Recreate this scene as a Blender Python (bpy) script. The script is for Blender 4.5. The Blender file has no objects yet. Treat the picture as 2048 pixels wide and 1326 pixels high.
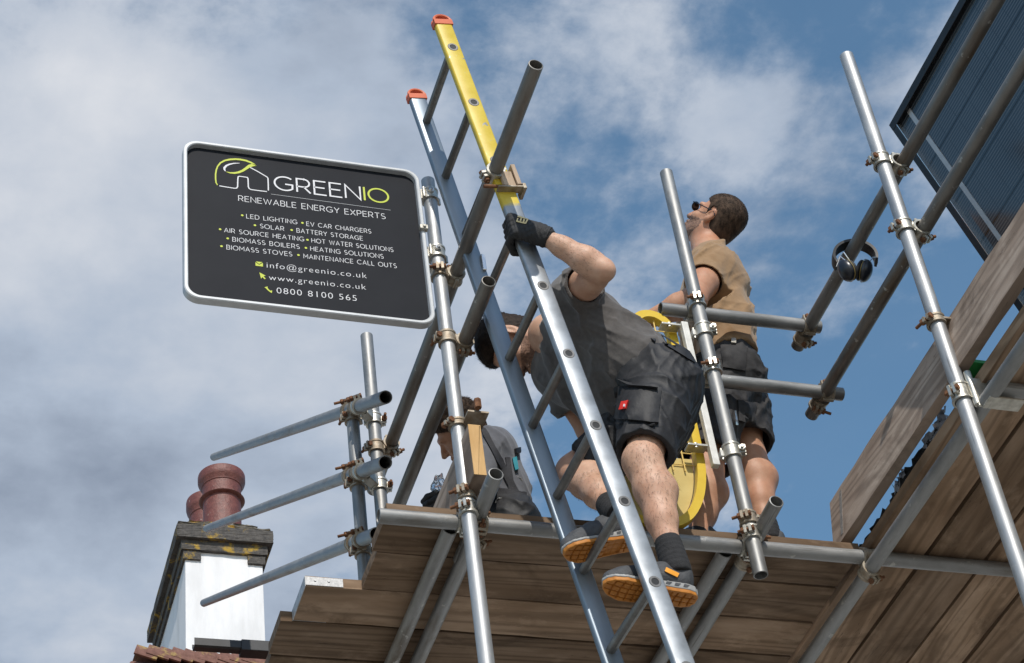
import bpy, bmesh, math, random
import numpy as np
from mathutils import Vector, Matrix, Euler, Quaternion
from mathutils.bvhtree import BVHTree
random.seed(7); rng = np.random.default_rng(7)
SC = bpy.context.scene
COL = SC.collection
R = math.radians

# ------------------------------------------------------------------ camera
F = 4056.4; PIT, YAW, ROL = R(41.4996), R(22.1398), R(-8.57903)
_f = np.array([math.sin(YAW)*math.cos(PIT), math.cos(YAW)*math.cos(PIT), math.sin(PIT)])
_r = np.array([math.cos(YAW), -math.sin(YAW), 0.0]); _u = np.cross(_r, _f)
CR = math.cos(ROL)*_r + math.sin(ROL)*_u
CU = -math.sin(ROL)*_r + math.cos(ROL)*_u
CM = np.array([CR, -CU, _f]); CC = np.array([0, 0, 1.6])
cam = bpy.data.cameras.new('camera'); co = bpy.data.objects.new('camera', cam); COL.objects.link(co)
cam.sensor_width = 36; cam.lens = F*36/2048; cam.clip_start = .05; cam.clip_end = 3000
co.matrix_world = Matrix(((CR[0], CU[0], -_f[0], CC[0]), (CR[1], CU[1], -_f[1], CC[1]), (CR[2], CU[2], -_f[2], CC[2]), (0, 0, 0, 1)))
SC.camera = co
def ray(px, py): return CM.T @ np.array([(px-1024)/F, (py-663)/F, 1.0])
def D(px, py, d): return CC + ray(px, py)*d
def on(ax, px, py, v):
    d = ray(px, py); return CC + d*((v-CC[ax])/d[ax])
def P(px, py, Y): return on(1, px, py, Y)
def cdir(x, y, z):      # a direction given as right / down / away
    v = CM.T @ np.array([x, y, z], float); return v/np.linalg.norm(v)

# ------------------------------------------------------------------ light
SUN_TRAVEL = Vector((.16, 1, -.93)).normalized()
sl = bpy.data.lights.new('sun', 'SUN'); so = bpy.data.objects.new('sun', sl); COL.objects.link(so)
sl.energy = 3.8; sl.angle = R(.5); sl.color = (1, .945, .86)
so.rotation_euler = SUN_TRAVEL.to_track_quat('-Z', 'Y').to_euler(); so.location = (0, -20, 30)
SC.view_settings.view_transform = 'Standard'; SC.view_settings.look = 'None'
SC.view_settings.exposure = 0; SC.view_settings.gamma = 1
W = bpy.data.worlds.new('World'); SC.world = W; W.use_nodes = True
def build_world():
    nt = W.node_tree; N = nt.nodes; L = nt.links; N.clear()
    out = N.new('ShaderNodeOutputWorld')
    sky = N.new('ShaderNodeTexSky'); sky.sky_type = 'NISHITA'; sky.sun_disc = False
    sky.sun_elevation = math.asin(-SUN_TRAVEL.z); sky.sun_rotation = math.atan2(-SUN_TRAVEL.x, -SUN_TRAVEL.y)
    sky.air_density = 1.0; sky.dust_density = .6; sky.ozone_density = 1.6
    b1 = N.new('ShaderNodeBackground'); b1.inputs[1].default_value = .15
    hs = N.new('ShaderNodeHueSaturation'); hs.inputs['Hue'].default_value = .487; hs.inputs['Saturation'].default_value = 1.12; hs.inputs['Value'].default_value = 1.04
    L.new(sky.outputs[0], hs.inputs['Color']); L.new(hs.outputs[0], b1.inputs[0])
    tc = N.new('ShaderNodeTexCoord'); sx = N.new('ShaderNodeSeparateXYZ'); L.new(tc.outputs['Generated'], sx.inputs[0])
    def math_(op, a, b=None, c=None):
        m = N.new('ShaderNodeMath'); m.operation = op
        for i, v in enumerate((a, b, c)):
            if v is None: continue
            if isinstance(v, (int, float)): m.inputs[i].default_value = v
            else: L.new(v, m.inputs[i])
        return m.outputs[0]
    z = math_('MAXIMUM', math_('ADD', sx.outputs[2], .05), .05)
    cx = N.new('ShaderNodeCombineXYZ'); L.new(math_('DIVIDE', sx.outputs[0], z), cx.inputs[0]); L.new(math_('DIVIDE', sx.outputs[1], z), cx.inputs[1])
    def noise(scale, det, rough, dist, off, vec=None):
        n = N.new('ShaderNodeTexNoise'); n.inputs['Scale'].default_value = scale; n.inputs['Detail'].default_value = det
        n.inputs['Roughness'].default_value = rough; n.inputs['Distortion'].default_value = dist
        mp = N.new('ShaderNodeMapping'); mp.inputs['Location'].default_value = off; L.new(cx.outputs[0], mp.inputs[0]); L.new(mp.outputs[0], n.inputs['Vector'])
        return n.outputs[0]
    n1 = noise(4.4, 10, .57, .15, (3.1, .7, 0)); n2 = noise(14.0, 9, .62, .1, (1.3, 5.2, 0)); n3 = noise(5.0, 9, .56, .1, (7.7, 2.2, 0))
    def blob(px, py, rad, wt):      # a cloud bank at a bearing in the sky
        d = ray(px, py); d = d/np.linalg.norm(d)
        v = N.new('ShaderNodeVectorMath'); v.operation = 'DOT_PRODUCT'; L.new(tc.outputs['Generated'], v.inputs[0]); v.inputs[1].default_value = tuple(d)
        ang = math_('ARCCOSINE', math_('MINIMUM', v.outputs['Value'], 1.0))
        g = math_('POWER', 2.718, math_('MULTIPLY', math_('POWER', math_('DIVIDE', ang, rad/F), 2.0), -1.0))
        return math_('MULTIPLY', g, wt)
    def total(lst):
        t = lst[0]
        for b in lst[1:]: t = math_('ADD', t, b)
        return t
    cov = total([blob(100, 300, 620, .62), blob(250, 1000, 700, .62), blob(-500, 700, 900, .5), blob(700, 900, 380, .38), blob(640, 300, 260, .42), blob(640, 40, 230, .30),
                 blob(1240, 70, 230, .78), blob(1470, 350, 240, .32), blob(1000, 520, 200, .33), blob(1080, 210, 200, .12), blob(1500, 960, 160, .06), blob(1560, 180, 170, .15), blob(1250, 560, 160, .10)])
    amt = math_('ADD', math_('MULTIPLY', math_('SUBTRACT', n1, .5), 2.3), math_('MULTIPLY', math_('SUBTRACT', n2, .5), 1.1))
    tot = math_('ADD', cov, amt)
    mr = N.new('ShaderNodeMapRange'); mr.interpolation_type = 'SMOOTHSTEP'; L.new(tot, mr.inputs[0])
    mr.inputs[1].default_value = .04; mr.inputs[2].default_value = .68; mr.inputs[3].default_value = .05; mr.inputs[4].default_value = .96
    bri = total([blob(150, 180, 330, .42), blob(1260, 40, 220, .30), blob(-60, 480, 170, .2), blob(1080, 560, 260, .2), blob(900, 900, 300, .12), blob(150, 1250, 300, .10)])
    drk = total([blob(120, 900, 330, .20), blob(60, 1250, 250, .06), blob(620, 120, 200, .10)])
    bb = math_('ADD', math_('SUBTRACT', bri, drk), math_('MULTIPLY', math_('ADD', math_('SUBTRACT', n3, .5), math_('MULTIPLY', math_('SUBTRACT', n1, .5), .6)), 1.25))
    ra = N.new('ShaderNodeValToRGB'); L.new(math_('ADD', bb, .42), ra.inputs[0])
    e = ra.color_ramp.elements; e[0].position = 0; e[0].color = (.21, .255, .34, 1); e[1].position = 1; e[1].color = (.80, .81, .84, 1)
    m = e.new(.42); m.color = (.44, .51, .62, 1)
    b2 = N.new('ShaderNodeBackground'); b2.inputs[1].default_value = 1.0; L.new(ra.outputs[0], b2.inputs[0])
    mx = N.new('ShaderNodeMixShader'); L.new(mr.outputs[0], mx.inputs[0]); L.new(b1.outputs[0], mx.inputs[1]); L.new(b2.outputs[0], mx.inputs[2])
    L.new(mx.outputs[0], out.inputs[0])
build_world()

# ------------------------------------------------------------------ materials
def new_mat(name):
    m = bpy.data.materials.new(name); m.use_nodes = True
    return m, m.node_tree.nodes, m.node_tree.links, m.node_tree.nodes['Principled BSDF']
def mat(name, col, rough=.6, metal=0, col2=None, scale=20, detail=6, stretch=(1, 1, 1), bump=0, bscale=None, spec=.5, lo=.35, hi=.7, coords='Object', rvar=0, sss=0, sheen=0, rand=0):
    m, N, L, b = new_mat(name)
    b.inputs['Roughness'].default_value = rough; b.inputs['Metallic'].default_value = metal
    b.inputs['Specular IOR Level'].default_value = spec; b.inputs['Base Color'].default_value = (*col, 1)
    if sss: b.inputs['Subsurface Weight'].default_value = sss; b.inputs['Subsurface Radius'].default_value = (.012, .005, .003); b.inputs['Subsurface Scale'].default_value = 1
    if sheen: b.inputs['Sheen Weight'].default_value = sheen; b.inputs['Sheen Roughness'].default_value = .6
    tc = N.new('ShaderNodeTexCoord'); mp = N.new('ShaderNodeMapping'); mp.inputs['Scale'].default_value = stretch
    if rand:
        oi = N.new('ShaderNodeObjectInfo'); va = N.new('ShaderNodeVectorMath'); va.operation = 'MULTIPLY_ADD'
        va.inputs[1].default_value = (0, 0, 0); cb = N.new('ShaderNodeCombineXYZ'); mu = N.new('ShaderNodeMath'); mu.operation = 'MULTIPLY'; mu.inputs[1].default_value = 37.0
        L.new(oi.outputs['Random'], mu.inputs[0]); [L.new(mu.outputs[0], cb.inputs[i]) for i in range(3)]
        va.operation = 'ADD'; L.new(tc.outputs[coords], va.inputs[0]); L.new(cb.outputs[0], va.inputs[1]); L.new(va.outputs[0], mp.inputs[0])
    else: L.new(tc.outputs[coords], mp.inputs[0])
    n = N.new('ShaderNodeTexNoise'); n.inputs['Scale'].default_value = scale; n.inputs['Detail'].default_value = detail; n.inputs['Roughness'].default_value = .62
    L.new(mp.outputs[0], n.inputs['Vector'])
    if col2:
        r = N.new('ShaderNodeValToRGB'); e = r.color_ramp.elements
        e[0].position = lo; e[0].color = (*col, 1); e[1].position = hi; e[1].color = (*col2, 1)
        L.new(n.outputs[0], r.inputs[0]); L.new(r.outputs[0], b.inputs['Base Color'])
    if rvar:
        mr = N.new('ShaderNodeMapRange'); L.new(n.outputs[0], mr.inputs[0]); mr.inputs[1].default_value = .3; mr.inputs[2].default_value = .7
        mr.inputs[3].default_value = rough-rvar; mr.inputs[4].default_value = rough+rvar; L.new(mr.outputs[0], b.inputs['Roughness'])
    if bump:
        n2 = n
        if bscale:
            n2 = N.new('ShaderNodeTexNoise'); n2.inputs['Scale'].default_value = bscale; n2.inputs['Detail'].default_value = 4; L.new(mp.outputs[0], n2.inputs['Vector'])
        bp = N.new('ShaderNodeBump'); bp.inputs['Strength'].default_value = bump; bp.inputs['Distance'].default_value = .004
        L.new(n2.outputs[0], bp.inputs['Height']); L.new(bp.outputs[0], b.inputs['Normal'])
    return m
def steel_mat(name, c1, c2, stain, rough=.42, stain_lo=.56, stain_hi=.72):
    m, N, L, b = new_mat(name)
    tc = N.new('ShaderNodeTexCoord'); oi = N.new('ShaderNodeObjectInfo'); mu = N.new('ShaderNodeMath'); mu.operation = 'MULTIPLY'; mu.inputs[1].default_value = 53
    L.new(oi.outputs['Random'], mu.inputs[0]); cb = N.new('ShaderNodeCombineXYZ'); [L.new(mu.outputs[0], cb.inputs[i]) for i in range(3)]
    va = N.new('ShaderNodeVectorMath'); L.new(tc.outputs['Object'], va.inputs[0]); L.new(cb.outputs[0], va.inputs[1])
    def noise(sc, st, det=6):
        mp = N.new('ShaderNodeMapping'); mp.inputs['Scale'].default_value = st; L.new(va.outputs[0], mp.inputs[0])
        n = N.new('ShaderNodeTexNoise'); n.inputs['Scale'].default_value = sc; n.inputs['Detail'].default_value = det; n.inputs['Roughness'].default_value = .65; L.new(mp.outputs[0], n.inputs['Vector']); return n.outputs[0]
    def ramp(v, stops):
        r = N.new('ShaderNodeValToRGB'); e = r.color_ramp.elements
        e[0].position, e[0].color = stops[0][0], (*stops[0][1], 1); e[1].position, e[1].color = stops[-1][0], (*stops[-1][1], 1)
        for p, c in stops[1:-1]: k = e.new(p); k.color = (*c, 1)
        L.new(v, r.inputs[0]); return r.outputs[0]
    nA = noise(20, (1, 1, .3), 9); nB = noise(9, (1, 1, .22), 8); nC = noise(90, (1, 1, .12), 3)
    base = ramp(nA, [(.32, c1), (.68, c2)])
    mk = ramp(nB, [(stain_lo, (0, 0, 0)), (stain_hi, (1, 1, 1))])
    mx = N.new('ShaderNodeMix'); mx.data_type = 'RGBA'; L.new(mk, mx.inputs[0]); L.new(base, mx.inputs[6]); mx.inputs[7].default_value = (*stain, 1)
    sp_ = ramp(noise(30, (1, 1, .8), 5), [(.635, (0, 0, 0)), (.69, (.8, .8, .8))]); sc_ = ramp(noise(120, (1, 1, .03), 2), [(.66, (0, 0, 0)), (.72, (.55, .55, .55))])
    m2 = N.new('ShaderNodeMix'); m2.data_type = 'RGBA'; L.new(sp_, m2.inputs[0]); L.new(mx.outputs[2], m2.inputs[6]); m2.inputs[7].default_value = (.46, .45, .42, 1)
    m3 = N.new('ShaderNodeMix'); m3.data_type = 'RGBA'; L.new(sc_, m3.inputs[0]); L.new(m2.outputs[2], m3.inputs[6]); m3.inputs[7].default_value = (.09, .08, .07, 1)
    L.new(m3.outputs[2], b.inputs['Base Color'])
    mt = N.new('ShaderNodeMapRange'); L.new(mk, mt.inputs[0]); mt.inputs[3].default_value = .62; mt.inputs[4].default_value = .15; L.new(mt.outputs[0], b.inputs['Metallic'])
    ro = N.new('ShaderNodeMapRange'); L.new(nA, ro.inputs[0]); ro.inputs[1].default_value = .3; ro.inputs[2].default_value = .7; ro.inputs[3].default_value = rough-.09; ro.inputs[4].default_value = rough+.12; L.new(ro.outputs[0], b.inputs['Roughness'])
    bp = N.new('ShaderNodeBump'); bp.inputs['Strength'].default_value = .18; bp.inputs['Distance'].default_value = .002; L.new(nC, bp.inputs['Height']); L.new(bp.outputs[0], b.inputs['Normal'])
    return m
def wood_mat(name, c0, c1, c2, crack=(.03, .02, .014), rough=.85):
    m, N, L, b = new_mat(name); b.inputs['Roughness'].default_value = rough; b.inputs['Specular IOR Level'].default_value = .2
    tc = N.new('ShaderNodeTexCoord'); oi = N.new('ShaderNodeObjectInfo'); mu = N.new('ShaderNodeMath'); mu.operation = 'MULTIPLY'; mu.inputs[1].default_value = 61
    L.new(oi.outputs['Random'], mu.inputs[0]); cb = N.new('ShaderNodeCombineXYZ'); [L.new(mu.outputs[0], cb.inputs[i]) for i in range(3)]
    va = N.new('ShaderNodeVectorMath'); L.new(tc.outputs['Object'], va.inputs[0]); L.new(cb.outputs[0], va.inputs[1])
    def mp(st):
        k = N.new('ShaderNodeMapping'); k.inputs['Scale'].default_value = st; L.new(va.outputs[0], k.inputs[0]); return k.outputs[0]
    def noise(sc, st, det=6, dist=0):
        n = N.new('ShaderNodeTexNoise'); n.inputs['Scale'].default_value = sc; n.inputs['Detail'].default_value = det; n.inputs['Roughness'].default_value = .65; n.inputs['Distortion'].default_value = dist
        L.new(mp(st), n.inputs['Vector']); return n.outputs[0]
    def ramp(v, stops):
        r = N.new('ShaderNodeValToRGB'); e = r.color_ramp.elements
        e[0].position, e[0].color = stops[0][0], (*stops[0][1], 1); e[1].position, e[1].color = stops[-1][0], (*stops[-1][1], 1)
        for p, c in stops[1:-1]: k = e.new(p); k.color = (*c, 1)
        L.new(v, r.inputs[0]); return r.outputs[0]
    def mixc(f, a, c, mode='MIX'):
        x = N.new('ShaderNodeMix'); x.data_type = 'RGBA'; x.blend_type = mode
        if isinstance(f, float): x.inputs[0].default_value = f
        else: L.new(f, x.inputs[0])
        for i, v in ((6, a), (7, c)):
            if isinstance(v, tuple): x.inputs[i].default_value = (*v, 1)
            else: L.new(v, x.inputs[i])
        return x.outputs[2]
    # growth rings: contour lines of a stretched field, so they run in long flames and close round knots
    fld = noise(3.1, (.10, 1, 1), 2, .5); sn = N.new('ShaderNodeMath'); sn.operation = 'MULTIPLY'; sn.inputs[1].default_value = 105; L.new(fld, sn.inputs[0])
    si = N.new('ShaderNodeMath'); si.operation = 'SINE'; L.new(sn.outputs[0], si.inputs[0])
    ring = N.new('ShaderNodeMapRange'); L.new(si.outputs[0], ring.inputs[0]); ring.inputs[1].default_value = -1; ring.inputs[2].default_value = 1
    big = noise(3.2, (.5, 1.6, 1.6), 5); fine = noise(60, (.035, 1, 1), 8); mott = noise(11, (.6, 1, 1), 8)
    c = ramp(big, [(.3, c0), (.5, c1), (.72, c2)])
    c = mixc(ramp(ring.outputs[0], [(.35, (0, 0, 0)), (1, (.48, .48, .48))]), c, tuple(x*.5 for x in c0))
    c = mixc(ramp(fine, [(.54, (0, 0, 0)), (.70, (.38, .38, .38))]), c, tuple(x*.5 for x in c0))
    c = mixc(ramp(mott, [(.55, (0, 0, 0)), (.7, (.45, .45, .45))]), c, tuple(min(1, x*1.25) for x in c2))
    # knots
    vo = N.new('ShaderNodeTexVoronoi'); vo.inputs['Scale'].default_value = 3.4; L.new(mp((.75, 1.5, 1.0)), vo.inputs['Vector'])
    c = mixc(ramp(vo.outputs['Distance'], [(.04, (.85, .85, .85)), (.085, (0, 0, 0))]), c, tuple(x*.3 for x in c0))
    # drying cracks
    ck = noise(14, (.05, 1.3, 1.3), 4, .3)
    ckr = ramp(ck, [(.44, (0, 0, 0)), (.4965, (0, 0, 0)), (.5, (.9, .9, .9)), (.5035, (0, 0, 0)), (.56, (0, 0, 0))])
    gate = ramp(noise(2.5, (.6, 1, 1), 2), [(.52, (0, 0, 0)), (.6, (1, 1, 1))])
    ckf = mixc(1.0, ckr, gate, 'MULTIPLY')
    c = mixc(ckf, c, crack)
    st = noise(2.3, (.9, 1.2, 1.2), 7, .8)
    c = mixc(ramp(st, [(.52, (0, 0, 0)), (.66, (.7, .7, .7))]), c, tuple(x*.42 for x in c0))
    vr = N.new('ShaderNodeMapRange'); L.new(oi.outputs['Random'], vr.inputs[0]); vr.inputs[3].default_value = .66; vr.inputs[4].default_value = 1.2
    hv = N.new('ShaderNodeHueSaturation'); L.new(vr.outputs[0], hv.inputs['Value']); L.new(c, hv.inputs['Color']); c = hv.outputs[0]
    L.new(c, b.inputs['Base Color'])
    bp = N.new('ShaderNodeBump'); bp.inputs['Strength'].default_value = .45; bp.inputs['Distance'].default_value = .003; L.new(fine, bp.inputs['Height']); L.new(bp.outputs[0], b.inputs['Normal'])
    return m
M = {}
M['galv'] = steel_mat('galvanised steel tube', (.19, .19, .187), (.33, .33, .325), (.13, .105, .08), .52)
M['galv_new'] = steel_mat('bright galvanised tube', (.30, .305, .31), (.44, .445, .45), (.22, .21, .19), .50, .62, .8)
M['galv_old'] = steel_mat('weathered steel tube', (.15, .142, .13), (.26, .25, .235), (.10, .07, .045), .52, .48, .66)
M['coup'] = mat('zinc plated coupler steel', (.40, .38, .33), .45, .75, (.62, .60, .54), 40, bump=.3, rand=1)
M['coup_rust'] = mat('browned coupler steel', (.24, .18, .12), .6, .55, (.45, .41, .34), 30, bump=.4, rand=1)
M['rust'] = mat('rusty bolt', (.10, .042, .02), .85, .15, (.24, .11, .05), 60, bump=.5)
M['alu'] = mat('brushed aluminium stile', (.20, .235, .27), .48, .75, (.29, .33, .37), 14, stretch=(1, 1, .15), bump=.08, rvar=.06)
M['rung'] = mat('dark scuffed aluminium rung', (.15, .145, .14), .5, .75, (.23, .22, .21), 30, bump=.15)
M['yellow'] = mat('chipped yellow paint', (.72, .58, .035), .5, 0, (.80, .68, .12), 18, bump=.1)
M['orange_cap'] = mat('orange plastic cap', (.50, .085, .025), .5, 0, (.60, .13, .045), 12)
M['black'] = mat('black rubber', (.012, .012, .013), .6)
M['wood'] = wood_mat('weathered scaffold board', (.175, .108, .062), (.265, .178, .115), (.38, .272, .19))
M['wood_toe'] = wood_mat('sun bleached toe board', (.25, .18, .135), (.35, .27, .215), (.45, .365, .30))
M['wood_end'] = mat('fresh sawn timber end', (.46, .27, .10), .8, 0, (.60, .38, .17), 30, stretch=(1, 1, .2), bump=.2)
M['band'] = mat('galvanised end band', (.3, .3, .3), .55, .7, (.45, .45, .45), 60, bump=.2)
M['white_steel'] = mat('grubby white painted steel', (.55, .54, .50), .5, 0, (.74, .73, .69), 24, bump=.1)
M['sign_frame'] = mat('pale grey sign frame', (.44, .455, .47), .45, .15, (.54, .555, .57), 14)
M['sign_face'] = mat('charcoal sign face', (.0105, .0118, .016), .6, 0, (.0135, .015, .0195), 6, spec=.12)
M['ink_white'] = mat('white sign ink', (.62, .62, .64), .6)
M['ink_lime'] = mat('lime sign ink', (.46, .52, .04), .6)
M['ink_grey'] = mat('grey sign ink', (.42, .43, .45), .5)
def shader_skin(name, c1, c2, red):
    m = mat(name, c1, .52, 0, c2, 26, bump=.12, bscale=140, sss=.12, spec=.35)
    N = m.node_tree.nodes; L = m.node_tree.links; b = N['Principled BSDF']
    src = b.inputs['Base Color'].links[0].from_socket
    tc = N.new('ShaderNodeTexCoord'); n = N.new('ShaderNodeTexNoise'); n.inputs['Scale'].default_value = 7; n.inputs['Detail'].default_value = 3; L.new(tc.outputs['Object'], n.inputs['Vector'])
    r = N.new('ShaderNodeMapRange'); L.new(n.outputs[0], r.inputs[0]); r.inputs[1].default_value = .45; r.inputs[2].default_value = .75; r.inputs[4].default_value = .6
    x = N.new('ShaderNodeMix'); x.data_type = 'RGBA'; L.new(r.outputs[0], x.inputs[0]); L.new(src, x.inputs[6]); x.inputs[7].default_value = (*red, 1); L.new(x.outputs[2], b.inputs['Base Color'])
    return m
M['skin'] = shader_skin('fair skin', (.47, .275, .185), (.58, .37, .265), (.50, .25, .17))
M['skin_tan'] = shader_skin('sun tanned skin', (.40, .205, .125), (.50, .28, .18), (.45, .19, .11))
M['hair'] = mat('short dark hair', (.014, .009, .007), .7, 0, (.034, .022, .015), 60, spec=.2)
M['hair_brown'] = mat('cropped brown hair', (.026, .016, .010), .75, 0, (.092, .058, .038), 75, spec=.2, detail=3, lo=.38, hi=.68, stretch=(1, .35, .6))
M['beard'] = mat('stubble beard', (.13, .075, .054), .8, 0, (.34, .20, .14), 120, bump=.3, bscale=260, lo=.3, hi=.75)
M['shirt_grey'] = mat('charcoal brown cotton', (.062, .056, .054), .9, 0, (.085, .077, .073), 60, bump=.6, bscale=32, sheen=.3, spec=.15)
M['shirt_tan'] = mat('tan cotton', (.25, .152, .076), .9, 0, (.31, .195, .104), 30, bump=.55, bscale=34, sheen=.2, spec=.15)
M['shirt_blue'] = mat('slate grey jersey', (.095, .098, .112), .85, 0, (.125, .128, .145), 30, bump=.5, bscale=36, sheen=.2, spec=.2)
M['shorts'] = mat('black work shorts cloth', (.016, .016, .018), .62, 0, (.026, .026, .028), 40, bump=.6, bscale=34, spec=.35)
M['shorts_grey'] = mat('dark grey work shorts cloth', (.030, .029, .030), .72, 0, (.045, .043, .044), 40, bump=.6, bscale=34, spec=.25)
M['sock'] = mat('black knitted sock', (.014, .014, .016), .9, 0, (.024, .024, .026), 60, bump=.5, bscale=260)
M['glove'] = mat('black knitted glove', (.010, .010, .011), .75, 0, (.020, .020, .022), 50, bump=.4, bscale=350)
M['shoe'] = mat('dark grey shoe mesh', (.040, .042, .047), .7, 0, (.065, .068, .074), 50, bump=.4, bscale=260)
M['shoe_trim'] = mat('grey rubber midsole', (.26, .26, .26), .55, 0, (.34, .34, .33), 30)
M['shoe_sole'] = mat('orange rubber sole', (.36, .125, .010), .65, 0, (.50, .19, .022), 40, bump=.3)
M['orange_tag'] = mat('orange woven tag', (.80, .33, .03), .6)
M['red_tag'] = mat('red woven tag', (.70, .03, .02), .6)
M['strap'] = mat('dark webbing', (.018, .018, .022), .8, 0, (.03, .03, .035), 200, bump=.3)
M['chrome'] = mat('bright steel', (.7, .7, .7), .25, .9)
M['teal'] = mat('teal cloth', (.02, .22, .27), .8)
M['green'] = mat('green plastic strip', (.03, .26, .06), .5)
M['plastic_black'] = mat('black plastic', (.008, .008, .009), .5, 0, (.016, .016, .018), 20)
M['muff'] = mat('navy black ear cup', (.012, .014, .02), .32)
M['lens'] = mat('dark sunglass lens', (.006, .006, .008), .12)
M['render_white'] = mat('white painted render', (.56, .56, .56), .85, 0, (.73, .73, .74), 5, lo=.25, hi=.55, stretch=(1, 1, .25), bump=.25, bscale=60)
M['terracotta'] = mat('glazed terracotta pot', (.135, .040, .030), .42, 0, (.21, .068, .050), 9, bump=.1)
M['ground'] = mat('paving ground', (.24, .22, .19), .9, 0, (.33, .305, .265), 2.5, bump=.2)
M['eye'] = mat('eye white', (.7, .68, .66), .3)
def lichen_mat(name, c1, c2, lich, scale=7, lo=.56, hi=.64, rough=.9):
    m, N, L, b = new_mat(name); b.inputs['Roughness'].default_value = rough
    tc = N.new('ShaderNodeTexCoord')
    def noise(sc, det=8, d=0):
        n = N.new('ShaderNodeTexNoise'); n.inputs['Scale'].default_value = sc; n.inputs['Detail'].default_value = det; n.inputs['Roughness'].default_value = .7; n.inputs['Distortion'].default_value = d; L.new(tc.outputs['Object'], n.inputs['Vector']); return n.outputs[0]
    def ramp(v, a, ca, z, cz):
        r = N.new('ShaderNodeValToRGB'); e = r.color_ramp.elements; e[0].position = a; e[0].color = (*ca, 1); e[1].position = z; e[1].color = (*cz, 1); L.new(v, r.inputs[0]); return r.outputs[0]
    base = ramp(noise(25), .35, c1, .7, c2); k = ramp(noise(scale, 9, .6), .56*0+lo, (0, 0, 0), hi, (1, 1, 1))
    x = N.new('ShaderNodeMix'); x.data_type = 'RGBA'; L.new(k, x.inputs[0]); L.new(base, x.inputs[6]); x.inputs[7].default_value = (*lich, 1); L.new(x.outputs[2], b.inputs['Base Color'])
    bp = N.new('ShaderNodeBump'); bp.inputs['Strength'].default_value = .6; bp.inputs['Distance'].default_value = .01; L.new(noise(40), bp.inputs['Height']); L.new(bp.outputs[0], b.inputs['Normal'])
    return m
M['terracotta'] = lichen_mat('flaking terracotta pot', (.115, .036, .028), (.20, .066, .050), (.42, .36, .32), 13, .635, .67, .5)
M['cap_brick'] = lichen_mat('sooty lichened brick', (.045, .042, .040), (.11, .10, .09), (.36, .23, .03), 6)
M['flaunch'] = lichen_mat('lichened mortar', (.10, .09, .075), (.20, .18, .15), (.42, .25, .03), 9)
M['tile'] = lichen_mat('weathered clay tile', (.12, .055, .04), (.22, .11, .085), (.34, .24, .08), 4)
def panel_mat():
    m, N, L, b = new_mat('ribbed dark solar cells'); b.inputs['Roughness'].default_value = .12; b.inputs['Specular IOR Level'].default_value = .7
    tc = N.new('ShaderNodeTexCoord'); s = N.new('ShaderNodeSeparateXYZ'); L.new(tc.outputs['Object'], s.inputs[0])
    def mth(op, a, c=0.0, d=0.0):
        k = N.new('ShaderNodeMath'); k.operation = op
        for i, v in enumerate((a, c, d)):
            if isinstance(v, float): k.inputs[i].default_value = v
            else: L.new(v, k.inputs[i])
        return k.outputs[0]
    def stripe(coord, per, wid, off=0.0):     # 1 on a line
        fr = mth('FRACT', mth('DIVIDE', mth('ADD', coord, off), per)); return mth('LESS_THAN', fr, wid)
    y = s.outputs[1]; x = s.outputs[0]
    rib = stripe(y, .0115, .36); gap = stripe(y, .196, .035, .14); gapx = stripe(x, .091, .018)
    n = N.new('ShaderNodeTexNoise'); n.inputs['Scale'].default_value = 3; L.new(tc.outputs['Object'], n.inputs['Vector'])
    r = N.new('ShaderNodeValToRGB'); e = r.color_ramp.elements; e[0].position = .3; e[0].color = (.020, .034, .052, 1); e[1].position = .75; e[1].color = (.045, .068, .092, 1); L.new(n.outputs[0], r.inputs[0])
    def mixc(f, a, c):
        k = N.new('ShaderNodeMix'); k.data_type = 'RGBA'; L.new(f, k.inputs[0]); L.new(a, k.inputs[6]); k.inputs[7].default_value = (*c, 1); return k.outputs[2]
    c = mixc(rib, r.outputs[0], (.10, .115, .13)); c = mixc(gapx, c, (.02, .03, .04)); c = mixc(gap, c, (.006, .006, .008)); L.new(c, b.inputs['Base Color'])
    bp = N.new('ShaderNodeBump'); bp.inputs['Strength'].default_value = .08; bp.inputs['Distance'].default_value = .01; L.new(n.outputs[0], bp.inputs['Height']); L.new(bp.outputs[0], b.inputs['Normal'])
    return m
M['cells'] = panel_mat()
def clear_mat():
    m, N, L, b = new_mat('crumpled clear plastic'); b.inputs['Roughness'].default_value = .18; b.inputs['Transmission Weight'].default_value = .85; b.inputs['IOR'].default_value = 1.2; b.inputs['Base Color'].default_value = (.85, .9, .95, 1)
    return m
M['clear'] = clear_mat()

# ------------------------------------------------------------------ object helpers
def link_mesh(name, me, m, parent=None, smooth=False):
    o = bpy.data.objects.new(name, me); COL.objects.link(o)
    for k in (m if isinstance(m, (list, tuple)) else [m]): me.materials.append(k)
    if smooth: me.polygons.foreach_set('use_smooth', np.ones(len(me.polygons), bool))
    if parent is not None:
        o.parent = parent; o.matrix_parent_inverse = parent.matrix_world.inverted() if not getattr(parent, '_', None) else Matrix()
    return o
def obj(name, bm, m, parent=None, smooth=False, xf=None, bev=0):
    if bev: bmesh.ops.bevel(bm, geom=list(bm.edges), offset=bev, segments=2, affect='EDGES', profile=.5)
    bmesh.ops.recalc_face_normals(bm, faces=bm.faces)
    me = bpy.data.meshes.new(name); bm.to_mesh(me); bm.free()
    o = link_mesh(name, me, m, None, smooth)
    if xf is not None: o.matrix_world = xf
    if smooth and hasattr(me, 'set_sharp_from_angle'): me.set_sharp_from_angle(angle=R(40))
    if parent is not None: adopt(o, parent)
    return o
def world_of(p):
    m = p.matrix_basis.copy()
    return (world_of(p.parent) @ p.matrix_parent_inverse @ m) if p.parent else m
def adopt(o, parent):
    o.parent = parent; o.matrix_parent_inverse = world_of(parent).inverted()
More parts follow.
